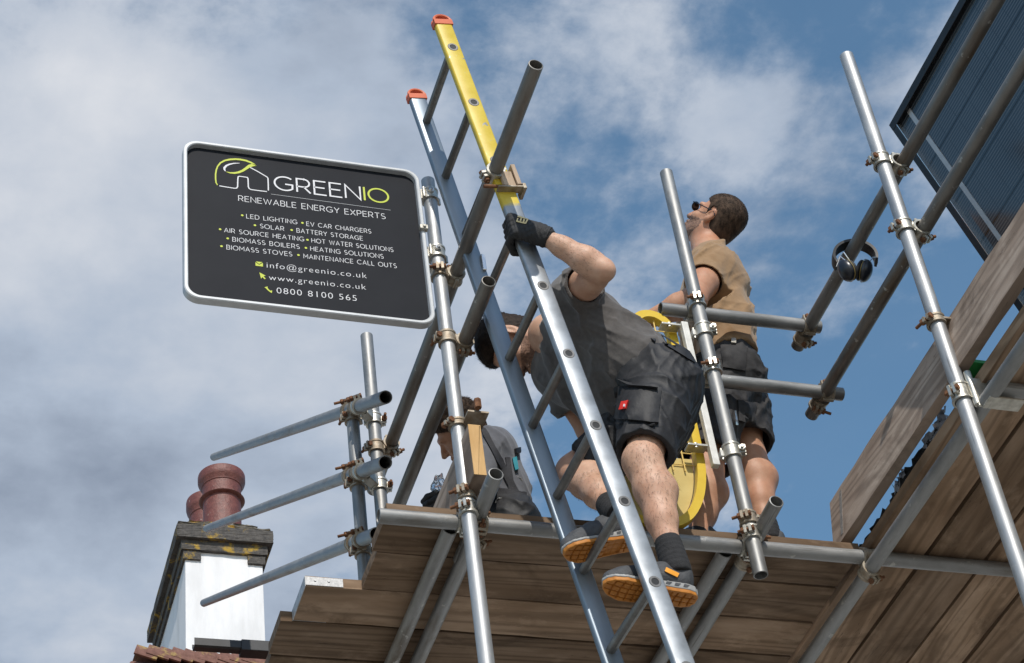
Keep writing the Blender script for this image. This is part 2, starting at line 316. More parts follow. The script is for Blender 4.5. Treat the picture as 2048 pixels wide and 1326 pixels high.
def tag(o, label, cat, group=None, kind=None):
    o['label'] = label; o['category'] = cat
    if group: o['group'] = group
    if kind: o['kind'] = kind
    return o
def thing(name, label, cat, loc=(0, 0, 0), group=None):
    o = bpy.data.objects.new(name, None); COL.objects.link(o); o.location = tuple(loc); o.empty_display_size = .05
    return tag(o, label, cat, group)
def frame_z(p, ax, hint=(0, 0, 1)):     # matrix with local Z along ax
    z = Vector(ax).normalized(); h = Vector(hint)
    if abs(z.dot(h.normalized())) > .95: h = Vector((0, 1, 0))
    x = h.cross(z).normalized(); y = z.cross(x)
    return Matrix(((x.x, y.x, z.x, p[0]), (x.y, y.y, z.y, p[1]), (x.z, y.z, z.z, p[2]), (0, 0, 0, 1)))
def frame_xyz(p, x, y, z):
    return Matrix(((x[0], y[0], z[0], p[0]), (x[1], y[1], z[1], p[1]), (x[2], y[2], z[2], p[2]), (0, 0, 0, 1)))
def lathe(bm, prof, seg=32, closed=False, a0=0, a1=2*math.pi):
    full = abs(a1-a0-2*math.pi) < 1e-6; n = seg if full else seg+1
    rings = []
    for r, z in prof:
        rings.append([bm.verts.new((r*math.cos(a0+(a1-a0)*i/seg), r*math.sin(a0+(a1-a0)*i/seg), z)) for i in range(n)])
    m = len(rings); cnt = m if closed else m-1
    for j in range(cnt):
        A, B = rings[j], rings[(j+1) % m]
        for i in range(seg if full else seg):
            k = (i+1) % n
            bm.faces.new((A[i], A[k], B[k], B[i]))
    if closed and not full:
        bm.faces.new([rg[0] for rg in rings]); bm.faces.new([rg[-1] for rg in reversed(rings)])
def box(bm, c, h, mtx=None):
    vs = [bm.verts.new((c[0]+sx*h[0], c[1]+sy*h[1], c[2]+sz*h[2])) for sz in (-1, 1) for sy in (-1, 1) for sx in (-1, 1)]
    for f in ((0, 2, 3, 1), (4, 5, 7, 6), (0, 1, 5, 4), (2, 6, 7, 3), (0, 4, 6, 2), (1, 3, 7, 5)): bm.faces.new([vs[i] for i in f])
    if mtx is not None: bmesh.ops.transform(bm, matrix=mtx, verts=vs)
    return vs
def cyl(bm, p, q, r, seg=12, r2=None):
    m = frame_z(p, Vector(q)-Vector(p)); L_ = (Vector(q)-Vector(p)).length
    res = bmesh.ops.create_cone(bm, cap_ends=True, segments=seg, radius1=r, radius2=r if r2 is None else r2, depth=L_)
    bmesh.ops.transform(bm, matrix=m @ Matrix.Translation((0, 0, L_/2)), verts=res['verts'])
def sweep(bm, pts, r, seg=8):
    for a, b in zip(pts[:-1], pts[1:]): pass
    rings = []; pts = [Vector(p) for p in pts]; prev = None
    for i, p in enumerate(pts):
        t = (pts[min(i+1, len(pts)-1)]-pts[max(i-1, 0)]).normalized()
        if prev is None:
            x = t.orthogonal().normalized()
        else:
            x = (prev - t*prev.dot(t)).normalized()
        prev = x; y = t.cross(x)
        rr = r[i] if isinstance(r, (list, tuple)) else r
        rings.append([bm.verts.new(p + (x*math.cos(2*math.pi*k/seg)+y*math.sin(2*math.pi*k/seg))*rr) for k in range(seg)])
    for A, B in zip(rings[:-1], rings[1:]):
        for k in range(seg): bm.faces.new((A[k], A[(k+1) % seg], B[(k+1) % seg], B[k]))
    bm.faces.new(rings[0][::-1]); bm.faces.new(rings[-1])

# ------------------------------------------------------------------ setting: ground
bm = bmesh.new(); bmesh.ops.create_grid(bm, x_segments=40, y_segments=40, size=400)
o = obj('ground', bm, M['ground']); o['kind'] = 'structure'; o['label'] = 'paved ground below the scaffold'

# ------------------------------------------------------------------ scaffold tubes
RT = .02415
def tube(p0, p1, label, m='galv', group='galvanised scaffold tubes', bow=0.0):
    p0, p1 = Vector(p0), Vector(p1); L_ = (p1-p0).length
    bm = bmesh.new(); n = max(2, int(L_/.25)); prof = []
    for i in range(n+1): prof.append((RT, L_*i/n))
    prof.append((RT-.0015, L_+.0012)); prof.append((.0208, L_+.0012)); prof.append((.0203, L_-.004))
    prof += [(.0203, L_*.5), (.0203, .004), (.0208, -.0012), (RT-.0015, -.0012)]
    lathe(bm, prof, 36, closed=True)
    o = obj('scaffold_tube', bm, M[m], None, True, frame_z(p0, p1-p0)); tag(o, label, 'scaffold tube', group); return o
LX, LY = 1.697, 4.746; MX, MY = 2.648, 4.746; RX, RY = 3.028, 3.979; FX, FY = 1.698, 5.672; GX, GY = 1.630, 5.722
YL = LY+.052
def zt(px, py, Y): return P(px, py, Y)[2]
ztopL = zt(855, 362, LY); ztopM = zt(1334, 346, MY); ztopR = zt(1692, 112, RY); ztopF = zt(733, 672, FY); ztopG = 6.50
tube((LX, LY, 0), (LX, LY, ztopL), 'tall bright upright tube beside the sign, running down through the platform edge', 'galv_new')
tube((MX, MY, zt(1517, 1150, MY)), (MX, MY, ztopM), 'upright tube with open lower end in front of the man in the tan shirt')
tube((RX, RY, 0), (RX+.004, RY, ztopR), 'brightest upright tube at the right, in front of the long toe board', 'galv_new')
tube((FX, FY, 0), (FX, FY, ztopF), 'back upright tube rising highest behind the left outrigger tubes')
tube((GX, GY, 0), (GX, GY, ztopG), 'shorter back upright tube ending under the topmost left outrigger tube')
P1X = LX+.056; Z1 = 6.360; Z2 = 6.052
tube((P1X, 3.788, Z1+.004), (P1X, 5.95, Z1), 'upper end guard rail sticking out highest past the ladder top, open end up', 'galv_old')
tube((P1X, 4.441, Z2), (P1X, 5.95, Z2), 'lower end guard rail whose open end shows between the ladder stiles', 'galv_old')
ZA1 = 6.376; ZA2 = 6.060
tube((2.528, YL, ZA1), (3.150, YL, ZA1+.004), 'upper cross rail behind the middle upright, in front of the tan shirt')
tube((2.60, YL, ZA2), (3.162, YL, ZA2), 'lower cross rail in front of the dark grey shorts')
R3X, R4X = 3.104, 3.094
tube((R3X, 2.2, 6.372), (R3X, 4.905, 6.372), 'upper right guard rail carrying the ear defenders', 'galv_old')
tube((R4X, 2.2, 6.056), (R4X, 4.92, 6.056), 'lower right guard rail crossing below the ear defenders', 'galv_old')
ZL = 5.343
tube((1.425, YL, ZL), (4.6, YL, ZL), 'long ledger tube along the front edge of the platform')
tube((3.078, 2.3, 5.30), (3.083, 6.6, 5.295), 'transom tube under the left edge of the right hand boards')
tube((3.10, 3.93, 5.345), (4.6, 3.93, 5.345), 'short cross tube under the right hand boards behind the bracket')
tube((1.66, YL+.026, 5.337), (1.66, 6.3, 5.337), 'left tube of the pair under the boards near the left upright')
tube((1.745, YL+.06, 5.337), (1.745, 6.3, 5.337), 'right tube of the pair under the boards near the left upright')
tube((2.583, YL+.026, 5.337), (2.583, 6.3, 5.337), 'left tube of the pair under the boards near the middle upright')
tube((2.666, YL+.05, 5.337), (2.666, 6.3, 5.337), 'right tube of the pair under the boards near the middle upright')
def stub(pxe, pye, pxb, pyb, zz, label):
    a = on(2, pxe, pye, zz); b = on(2, pxb, pyb, zz); d = b-a; d = d/np.linalg.norm(d)
    tube(a, a+d*.30, label)
ZS = 5.440
a = P(992, 948, LY-.17); tube(a, (a[0], a[1]+.42, a[2]-.02), 'stub of tube with open end beside the left upright and short toe board')
a = P(1553, 1003, MY-.15); tube(a, (a[0], a[1]+.35, a[2]-.02), 'stub of tube with open end right of the middle upright')
# the three tubes reaching out past the chimney
for (n0, n1, fp, dd, w) in (((776, 789), (712, 815), (428, 914), 12.6, 'topmost'), ((770, 923), (716, 945), (414, 1057), 12.6, 'middle'), ((752, 1066), (722, 1080), (408, 1206), 12.6, 'lowest')):
    Yp = GY-.052 if w == 'topmost' else GY-.052
    a = P(*n1, Yp); b = D(*fp, dd); d = (b-a)/np.linalg.norm(b-a)
    # run on past the post to the open near end
    best = min((np.hypot(*( (CM@(a-d*t-CC))[:2]/(CM@(a-d*t-CC))[2]*F+np.array([1024, 663])-np.array(n0))), t) for t in np.linspace(0, .6, 200))
    tube(a-d*best[1], b, w+' of the three outrigger tubes reaching left towards the chimney', 'galv')
    if w == 'topmost': T1 = (a, d)
    elif w == 'middle': T2 = (a, d)
    else: T3 = (a, d)

# ------------------------------------------------------------------ couplers
def band_mesh(bm, p, ax, bolt_dir, width=.046):
    """pressed steel half bands with ribs and bolt lugs around a tube"""
    mz = frame_z(p, ax, bolt_dir)     # local x = hint x z
    b2 = bmesh.new(); w = width/2
    prof = [(.0246, -w), (.0318, -w), (.0318, -w+.007), (.0292, -w+.010), (.0292, w-.010), (.0318, w-.007), (.0318, w), (.0246, w)]
    lathe(b2, prof, 30, closed=True)
    z = Vector(ax).normalized(); y = Vector(bolt_dir); y = (y-z*y.dot(z)).normalized(); x = y.cross(z)
    m = frame_xyz(p, x, y, z)
    bmesh.ops.transform(b2, matrix=m, verts=b2.verts)
    tmp = bpy.data.meshes.new('t'); b2.to_mesh(tmp); b2.free(); bm.from_mesh(tmp); bpy.data.meshes.remove(tmp)
    # lugs: hinge on -y, bolt eye on +y
    for sx in (-1, 1):
        box(bm, (sx*.0085, .036, 0), (.0045, .010, w*.62), m)
    cyl(bm, m @ Vector((0, -.0335, -w*.9)), m @ Vector((0, -.0335, w*.9)), .0062, 10)
    return m
def bolt_mesh(bm, m, out=.036):
    cyl(bm, m @ Vector((-.018, .037, 0)), m @ Vector((out, .037, 0)), .0055, 10)
    cyl(bm, m @ Vector((.014, .037, 0)), m @ Vector((.024, .037, 0)), .0115, 6)
    cyl(bm, m @ Vector((-.021, .037, 0)), m @ Vector((-.014, .037, 0)), .0105, 6)
def coupler(pA, axA, pB, axB, label, bdA=None, bdB=None, m='coup', group='scaffold couplers'):
    pA, pB = Vector(pA), Vector(pB); axA, axB = Vector(axA).normalized(), Vector(axB).normalized()
    t = thing('scaffold_coupler', label, 'coupler', (pA+pB)/2, group)
    n = (pB-pA).normalized()
    bdA = Vector(bdA) if bdA else axA.cross(n); bdB = Vector(bdB) if bdB else axB.cross(n)
    for p, ax, bd in ((pA, axA, bdA), (pB, axB, bdB)):
        bm = bmesh.new(); mm = band_mesh(bm, p, ax, bd); obj('clamp_band', bm, M[m], t, True)
        bm = bmesh.new(); bolt_mesh(bm, mm, .034+random.random()*.014); obj('bolt', bm, M['rust'], t, True)
    bm = bmesh.new()
    mid = (pA+pB)/2; x = axA; y = n.cross(x).normalized()
    box(bm, (0, 0, 0), (.021, .019, max(.004, (pB-pA).length/2-.026)), frame_xyz(mid, x, y, n)); obj('saddle', bm, M[m], t, False, None, .003)
    return t
Z = (0, 0, 1); Y = (0, 1, 0); X = (1, 0, 0)
coupler((LX, LY, Z1+.005), Z, (P1X, LY, Z1+.002), Y, 'coupler fixing the upper end guard rail to the upright beside the sign', (-.2, -1, 0), (0, 0, 1), 'coup_rust')
coupler((LX, LY, Z2+.01), Z, (P1X, LY, Z2), Y, 'coupler fixing the lower end guard rail to the upright, below the sign', (-1, -.2, 0), (0, 0, -1), 'coup_rust')
coupler((FX, FY, Z1-.02), Z, (P1X, FY, Z1), Y, 'coupler joining the back upright to the far end of the upper guard rail', (-1, -.3, 0), (.6, 0, -1), 'coup_rust')
coupler((RX, RY, 6.374), Z, (R3X-.018, RY, 6.372), Y, 'coupler holding the upper right guard rail on the brightest upright', (-1, -.25, 0), (.5, 0, -1))
coupler((RX, RY, 6.058), Z, (R4X-.01, RY, 6.056), Y, 'coupler holding the lower right guard rail on the brightest upright', (-1, -.25, 0), (.5, 0, -1))
coupler((MX, MY, ZA1), Z, (MX, YL, ZA1), X, 'topmost coupler on the middle upright, at the upper cross rail', (-.35, -1, 0), (0, 0, 1))
coupler((MX, MY, ZA2+.005), Z, (MX, YL, ZA2), X, 'coupler on the middle upright at the lower cross rail', (-.35, -1, 0), (0, 0, 1))
coupler((3.103, YL, ZA1), X, (R3X, YL+.05, 6.372), Y, 'coupler at the end of the upper cross rail, below the ear defenders', (0, 0, 1), (.3, 0, -1), 'coup_rust')
coupler((3.10, YL, ZA2), X, (R4X, YL+.05, 6.056), Y, 'lowest coupler of the right guard rails, at the end of the lower cross rail', (0, 0, 1), (-.3, 0, -1), 'coup_rust')
coupler((3.082, YL, ZL), X, (3.081, YL+.012, 5.298), Y, 'coupler under the corner where the ledger meets the right hand boards', (0, 0, -1), (.4, 0, -1), 'coup_rust')
for (px, py), w in (((713, 813), 'top'), ((718, 945), 'middle'), ((724, 1080), 'bottom')):
    A, dA = (T1, T2, T3)[('top', 'middle', 'bottom').index(w)]
    coupler((GX, GY, A[2]-.01), Z, tuple(A), tuple(dA), f'coupler at the {w} outrigger tube on the shorter back upright', (-1, -.1, 0), (-.4, -.2, 1), 'coup_rust')
    q = A+dA*.16
    t = thing('scaffold_coupler', f'single clamp left of the back uprights on the {w} outrigger tube', 'coupler', q, 'scaffold couplers')
    bm = bmesh.new(); mm = band_mesh(bm, q, dA, (-.3, -.2, 1)); obj('clamp_band', bm, M['coup_rust'], t, True)
    bm = bmesh.new(); bolt_mesh(bm, mm, .05); obj('bolt', bm, M['rust'], t, True)
    if w != 'bottom':
        q2 = A-dA*.085
        coupler((FX, FY, A[2]-.055), Z, tuple(A-dA*.07), tuple(dA), f'coupler joining the {w} outrigger tube to the higher back upright', (1, -.1, 0), (-.4, -.2, 1), 'coup')
for (x, yy, w) in ((LX, LY, 'left'), (MX, MY, 'middle')):
    coupler((x, yy, ZL+.012), Z, (x, YL, ZL), X, f'double coupler holding the long ledger on the {w} upright', (-.8, -1, 0), (0, 0, -1), 'coup')
    coupler((x, yy, ZL+.07), Z, (x+.055, yy+.05, ZL+.085), Y, f'coupler holding the open stub of tube on the {w} upright', (-.8, -1, 0), (0, 0, -1), 'coup_rust')
for xx, w in ((1.745, 'left'), (2.666, 'middle')):
    coupler((xx, YL, ZL-.002), X, (xx, YL+.056, 5.336), Y, f'browned coupler tying the paired under-board tubes to the ledger near the {w} upright', (0, -.5, -1), (.6, 0, -1), 'coup_rust')
for zz, w in ((zt(866, 395, LY), 'upper'), (zt(878, 510, LY), 'lower')):
    t = thing('sign_clamp', f'{w} of the two pipe clamps fixing the sign to its upright', 'clamp', (LX, LY, zz), 'pipe clamps of the sign')
    bm = bmesh.new(); mm = band_mesh(bm, (LX, LY, zz), Z, (.8, .6, 0), .05); box(bm, (-.045, 0, 0), (.02, .012, .022), frame_xyz((LX, LY, zz), X, Y, Z)); obj('clamp_band', bm, M['coup'], t, True)
    bm = bmesh.new(); cyl(bm, (LX-.004, LY-.026, zz+.004), (LX-.004, LY-.037, zz+.004), .012, 6); cyl(bm, (LX-.004, LY-.03, zz+.004), (LX-.004, LY-.043, zz+.004), .006, 8); obj('bolt', bm, M['chrome'], t, True)
# right hand bracket plate
t = thing('support_bracket', 'bent steel plate bracket with clamp joining the right upright to the tubes under the boards', 'bracket', (RX+.04, RY, 5.33))
bm = bmesh.new(); mm = band_mesh(bm, (RX, RY, 5.352), Z, (-1, -.5, 0), .06); obj('clamp_band', bm, M['coup'], t, True)
bm = bmesh.new(); bolt_mesh(bm, mm, .03); obj('bolt', bm, M['rust'], t, True)
bm = bmesh.new(); box(bm, (RX+.09, RY-.035, 5.335), (.065, .004, .055)); box(bm, (RX+.095, RY-.06, 5.278), (.06, .026, .004)); cyl(bm, (RX+.028, RY-.028, 5.29), (RX+.028, RY-.028, 5.42), .012, 12)
obj('plate', bm, M['coup'], t, False, None, .002)
q = P(1880, 645, RY)
t = thing('board_clip', 'rusty wing clip holding the top of the long toe board on the right upright', 'clip', q)
bm = bmesh.new(); mm = band_mesh(bm, (RX, RY, q[2]), Z, (-1, -.3, 0), .03); box(bm, (.05, -.012, 0), (.035, .014, .0035), frame_xyz((RX, RY, q[2]), X, Y, Z)); obj('clamp_band', bm, M['coup_rust'], t, True)
bm = bmesh.new(); bolt_mesh(bm, mm, .05); obj('bolt', bm, M['rust'], t, True)
q = P(925, 852, LY)
t = thing('board_clip', 'rusty clip tying the short toe board to the left upright', 'clip', q)
bm = bmesh.new(); mm = band_mesh(bm, (LX, LY, q[2]), Z, (-1, -.4, 0), .026); box(bm, (.045, -.045, -.006), (.035, .04, .003), frame_xyz((LX, LY, q[2]), X, Y, Z)); obj('clamp_band', bm, M['coup_rust'], t, True)
bm = bmesh.new(); bolt_mesh(bm, mm, .03); cyl(bm, (LX+.04, LY-.10, q[2]-.005), (LX+.04, LY-.10, q[2]+.03), .012, 6); obj('bolt', bm, M['rust'], t, True)

# ------------------------------------------------------------------ boards
ZB = 5.372; TH = .038
def board(x0, x1, y0, y1, z0, z1, label, m='wood', bandends=(), along='X', tilt=0.0):
    L_, Wd, T = (x1-x0, y1-y0, z1-z0)
    ln = L_ if along == 'X' else Wd; wd = Wd if along == 'X' else L_
    bm = bmesh.new(); n = 14
    # long body with slightly worn, wavy arrises
    sec = [(-wd/2, -T/2), (wd/2, -T/2), (wd/2, T/2), (-wd/2, T/2)]
    rings = []
    for i in range(n+1):
        xx = -ln/2+ln*i/n; rings.append([bm.verts.new((xx, a+random.uniform(-.0016, .0016), b+random.uniform(-.001, .001)+.003*math.sin(xx*1.7+tilt))) for a, b in sec])
    for A, B in zip(rings[:-1], rings[1:]):
        for k in range(4): bm.faces.new((A[k], A[(k+1) % 4], B[(k+1) % 4], B[k]))
    bm.faces.new(rings[0][::-1]); bm.faces.new(rings[-1])
    ed = [e for e in bm.edges if len(e.link_faces) == 2 and e.calc_face_angle(0) > .8]
    bmesh.ops.bevel(bm, geom=ed, offset=.0035, segments=2, affect='EDGES')
    c = ((x0+x1)/2, (y0+y1)/2, (z0+z1)/2)
    mt = Matrix.Translation(c) @ (Matrix.Rotation(R(90), 4, 'Z') if along == 'Y' else Matrix())
    o = obj('scaffold_board', bm, M[m], None, True, mt); tag(o, label, 'scaffold board', 'timber scaffold boards')
    for e in bandends:
        b2 = bmesh.new(); xe = -ln/2 if e < 0 else ln/2
        box(b2, (xe+e*.0015, 0, 0), (.0012, wd/2+.0005, T/2+.0005)); box(b2, (xe-e*.06, -wd/2-.0018, 0), (.062, .0012, T/2-.003)); box(b2, (xe-e*.055, wd/2+.0018, 0), (.055, .0012, T/2-.003))
        for kx in (.03, .075): cyl(b2, (xe-e*kx, -wd/2-.0025, .003), (xe-e*kx, -wd/2-.0055, .003), .0045, 8)
        obj('end_band', b2, M['band'], o, False, mt)
    return o
w = .2065; y0 = 4.812
names = [(1.458, 'front board of the left platform, right above the ledger'), (1.475, 'second board from the front of the left platform, its left end set back'),
         (1.292, 'board of the left platform with a metal band on its projecting left end'), (1.252, 'fourth board from the front of the left platform, longest to the left'),
         (1.262, 'fifth board from the front of the left platform, at the bottom of the picture'), (1.24, 'rearmost visible board of the left platform, near the ladder foot')]
for i, (xl, lab) in enumerate(names):
    board(xl, 3.072, y0+i*w+.003, y0+(i+1)*w-.004-random.random()*.003, ZB, ZB+TH, lab, 'wood', (-1,) if i in (2,) else (), 'X', i)
xr = 3.086
rl = ['first right hand board beside the long toe board', 'second right hand board from the toe board', 'third right hand board from the toe board', 'fourth right hand board from the toe board', 'outermost right hand board at the picture corner', 'right hand board furthest from the toe board']
for i, lab in enumerate(rl):
    board(xr+i*.2225, xr+(i+1)*.2225-.014-random.random()*.007, 2.5, 6.3, ZB, ZB+TH, lab, 'wood', (), 'Y', i+3)
bm = bmesh.new(); bmesh.ops.create_grid(bm, x_segments=40, y_segments=90, size=1)
for v in bm.verts: v.co = Vector((3.80+v.co.x*.68, 4.4+v.co.y*1.88, ZB+TH+.007+random.random()*.006))
tag(obj('netting_and_shade_sheet', bm, mat('dark gap shade sheet', (.006, .006, .007), .9), None, True), 'added dark sheet over the right hand boards, shading the gaps between them', 'netting')  # unseen sheet added on top to block sun, so the board gaps stay dark
# long toe board on edge, leaning in at the top
def plank(pts8, label, m, name='toe_board'):
    pass
a0, a1 = 2.4, 4.92
bm = bmesh.new()
ln, wd, T = a1-a0, .215, .036; n = 24
sec = [(-T/2, -wd/2), (T/2, -wd/2), (T/2, wd/2), (-T/2, wd/2)]; rings = []
for i in range(n+1):
    xx = -ln/2+ln*i/n; rings.append([bm.verts.new((xx, p+random.uniform(-.002, .002), q+random.uniform(-.002, .002))) for p, q in sec])
for A, B in zip(rings[:-1], rings[1:]):
    for k in range(4): bm.faces.new((A[k], A[(k+1) % 4], B[(k+1) % 4], B[k]))
bm.faces.new(rings[0][::-1]); bm.faces.new(rings[-1])
bmesh.ops.bevel(bm, geom=[e for e in bm.edges if e.calc_face_angle(0) > .8], offset=.004, segments=2, affect='EDGES')
def wood_turn(m0):   # grain runs along local X; swap so that the face pattern lies on the wide side
    return m0
mt = Matrix.Translation((3.073, (a0+a1)/2, 5.552)) @ Matrix.Rotation(R(9), 4, 'Y') @ Matrix.Rotation(R(90), 4, 'Z') @ Matrix.Rotation(R(90), 4, 'X')
bm2 = bm.copy(); bmesh.ops.transform(bm2, matrix=Matrix.Rotation(R(-90), 4, 'X'), verts=bm2.verts); bm.free()
o = obj('toe_board', bm2, M['wood_toe'], None, True, mt); tag(o, 'long pale toe board standing on edge along the right hand boards', 'toe board', 'toe boards on edge')
b2 = bmesh.new(); box(b2, (0, 0, 0), (.0095, .088, .0006)); 
tp = obj('grey_tape', b2, mat('grey tape', (.16, .145, .13), .7, 0, (.34, .31, .28), 60), o, False, mt @ Matrix.Translation((ln/2-.085, 0, -.0195)) @ Matrix.Rotation(R(6), 4, 'Z'))
t = tag(None or obj('toe_board', (lambda b: (box(b, (0, 0, 0), (.53, .1, .0205)), b)[1])(bmesh.new()), [M['wood_toe']], None, False, Matrix.Translation((1.715, 4.645+.53, 5.515)) @ Matrix.Rotation(R(90), 4, 'Z') @ Matrix.Rotation(R(90), 4, 'X'), .003), 'short toe board held on edge by the left upright, fresh sawn end showing', 'toe board', 'toe boards on edge')
b2 = bmesh.new(); box(b2, (0, 0, 0), (.0202, .0008, .0995)); obj('sawn_end', b2, M['wood_end'], t, False, Matrix.Translation((1.715, 4.6438, 5.515)))

# ------------------------------------------------------------------ ladder
YN = 4.266; YF = 4.266+.356
nt_, nb_ = P(884, 48, YN), P(1366, 1326, YN); ld = (nb_-nt_)/np.linalg.norm(nb_-nt_)
ft_, fb_ = P(833, 196, YF), P(1226, 1326, YF); fd = (fb_-ft_)/np.linalg.norm(fb_-ft_)
lad = thing('ladder', 'long aluminium ladder leaning on the scaffold, near stile painted yellow at the top', 'ladder', (nt_[0]+ld[0]*(nt_[2]/-ld[2]), YN+.18, 0))
def stile(p, d, label, m, L0, L1, extra=None):
    # box section: wide across the ladder, thin along the rungs
    x = np.cross([0, 1, 0], d); x = x/np.linalg.norm(x)   # across
    bm = bmesh.new(); hw, ht = .031, .0135
    prof = [(-hw+.006, -ht), (hw-.006, -ht), (hw-.002, -ht+.002), (hw, -ht+.006), (hw, ht-.006), (hw-.002, ht-.002), (hw-.006, ht), (-hw+.006, ht), (-hw+.002, ht-.002), (-hw, ht-.006), (-hw, -ht+.006), (-hw+.002, -ht+.002)]
    r0 = [bm.verts.new((a, b, L0)) for a, b in prof]; r1 = [bm.verts.new((a, b, L1)) for a, b in prof]; n = len(prof)
    for k in range(n): bm.faces.new((r0[k], r0[(k+1) % n], r1[(k+1) % n], r1[k]))
    bm.faces.new(r0[::-1]); bm.faces.new(r1)
    o = obj('stile', bm, m, lad, True, frame_xyz(p, x, np.cross(d, x), d))
    if label: o['label'] = label
    return o
def paint_mat():
    m, N, L, b = new_mat('aluminium stile with yellow painted end'); b.inputs['Roughness'].default_value = .5
    tc = N.new('ShaderNodeTexCoord'); s = N.new('ShaderNodeSeparateXYZ'); L.new(tc.outputs['Object'], s.inputs[0])
    n = N.new('ShaderNodeTexNoise'); n.inputs['Scale'].default_value = 18; n.inputs['Detail'].default_value = 6; L.new(tc.outputs['Object'], n.inputs['Vector'])
    a = N.new('ShaderNodeMath'); a.operation = 'MULTIPLY_ADD'; L.new(n.outputs[0], a.inputs[0]); a.inputs[1].default_value = .05; L.new(s.outputs[2], a.inputs[2])
    l = N.new('ShaderNodeMapRange'); L.new(a.outputs[0], l.inputs[0]); l.inputs[1].default_value = YELLOW_END+.02; l.inputs[2].default_value = YELLOW_END+.034; l.inputs[3].default_value = 1; l.inputs[4].default_value = 0
    n3 = N.new('ShaderNodeTexNoise'); n3.inputs['Scale'].default_value = 30; n3.inputs['Detail'].default_value = 8; n3.inputs['Roughness'].default_value = .75; L.new(tc.outputs['Object'], n3.inputs['Vector'])
    ch = N.new('ShaderNodeMapRange'); L.new(n3.outputs[0], ch.inputs[0]); ch.inputs[1].default_value = .61; ch.inputs[2].default_value = .65; ch.inputs[3].default_value = 1; ch.inputs[4].default_value = 0
    mm = N.new('ShaderNodeMath'); mm.operation = 'MULTIPLY'; L.new(l.outputs[0], mm.inputs[0]); L.new(ch.outputs[0], mm.inputs[1])
    r = N.new('ShaderNodeValToRGB'); e = r.color_ramp.elements; e[0].position = .35; e[0].color = (.54, .385, .018, 1); e[1].position = .68; e[1].color = (.64, .49, .07, 1); L.new(n.outputs[0], r.inputs[0])
    r2 = N.new('ShaderNodeValToRGB'); e = r2.color_ramp.elements; e[0].position = .35; e[0].color = (.265, .28, .295, 1); e[1].position = .68; e[1].color = (.39, .41, .43, 1); L.new(n.outputs[0], r2.inputs[0])
    x = N.new('ShaderNodeMix'); x.data_type = 'RGBA'; L.new(mm.outputs[0], x.inputs[0]); L.new(r2.outputs[0], x.inputs[6]); L.new(r.outputs[0], x.inputs[7]); L.new(x.outputs[2], b.inputs['Base Color'])
    mt_ = N.new('ShaderNodeMath'); mt_.operation = 'MULTIPLY_ADD'; L.new(mm.outputs[0], mt_.inputs[0]); mt_.inputs[1].default_value = -.75; mt_.inputs[2].default_value = .75; L.new(mt_.outputs[0], b.inputs['Metallic'])
    return m
pe = P(1017, 415, YN); YELLOW_END = float(np.dot(pe-nt_, ld))
nl = nt_[2]/-ld[2]-.02; fl = ft_[2]/-fd[2]-.02
stile(nt_, ld, 'near stile, painted yellow down to the gloved hand', paint_mat(), 0, nl)
stile(ft_, fd, 'far stile, bare aluminium', M['alu'], 0, fl)
def cap(p, d, m):
    x = np.cross([0, 1, 0], d); x = x/np.linalg.norm(x); mt = frame_xyz(p, x, np.cross(d, x), d)
    bm = bmesh.new()
    # collar and a looped handle grip on top
    box(bm, (0, 0, .004), (.034, .0165, .012))
    ring = []
    for k in range(15):
        a = math.pi*k/14; ring.append((math.cos(a)*.030, 0, -.006-math.sin(a)*.026))
    for dy in (-.010, .010): sweep(bm, [(p_[0], dy, p_[2]) for p_ in ring], .0058, 8)
    for k in range(14):
        a, b = ring[k], ring[k+1]; v = [bm.verts.new((q[0], dy, q[2])) for q, dy in ((a, -.010), (b, -.010), (b, .010), (a, .010))]; bm.faces.new(v)
    obj('end_cap', bm, m, lad, True, mt)
cap(nt_, ld, M['orange_cap']); cap(ft_, fd, M['orange_cap'])
z_r = 6.9756
for k in range(-0, 25):
    z = 6.9756-.2756*k
    if z < .15: break
    a = nt_+ld*((z-nt_[2])/ld[2]); zz = z+.0085; b = ft_+fd*((zz-ft_[2])/fd[2])
    bm = bmesh.new(); 
    v = Vector(b)-Vector(a); L_ = v.length
    prof = []
    seg = 20
    lathe(bm, [(.0145, .004), (.0145, L_-.004)], seg)
    for i, vv in enumerate(bm.verts):
        aa = math.atan2(vv.co.y, vv.co.x); rr = .0146*(1+.05*math.cos(8*aa)); vv.co.x = rr*math.cos(aa); vv.co.y = rr*math.sin(aa)
    # swaged collar outside the near stile, hollow end
    lathe(bm, [(.0118, -.0152), (.0175, -.0152), (.0190, -.0136), (.0172, -.0125), (.0118, -.0125)], 24, closed=True)
    b3 = obj('rung', bm, M['rung'], lad, True, frame_z(a, v))
    bm = bmesh.new(); lathe(bm, [(.0001, -.0141), (.0118, -.0141)], 20); obj('rung_hole', bm, M['black'], b3, False, frame_z(a, v))
# bracket tying the ladder to the guard rail
q = nt_+ld*float(np.dot(P(1012, 372, YN)-nt_, ld))
t = thing('ladder_clamp', 'timber and steel clamp tying the yellow ladder stile to the upper end guard rail', 'clamp', q)
x = np.cross([0, 1, 0], ld); x = x/np.linalg.norm(x); mt = frame_xyz(q, x, np.cross(ld, x), ld)
M['packer'] = mat('pale weathered timber packer', (.34, .25, .17), .85, 0, (.50, .38, .28), 40, stretch=(1, 1, .2), bump=.3)
bm = bmesh.new(); box(bm, (-.010, -.0225, -.002), (.020, .008, .036), mt); box(bm, (-.040, -.016, -.018), (.0075, .022, .046), mt); obj('timber_packer', bm, M['packer'], t, False, None, .002)
bm = bmesh.new(); box(bm, (-.006, -.025, .038), (.044, .014, .0035), mt); box(bm, (-.054, -.012, .036), (.006, .028, .012), mt); obj('clamp_plate', bm, M['coup_rust'], t, False, None, .002)
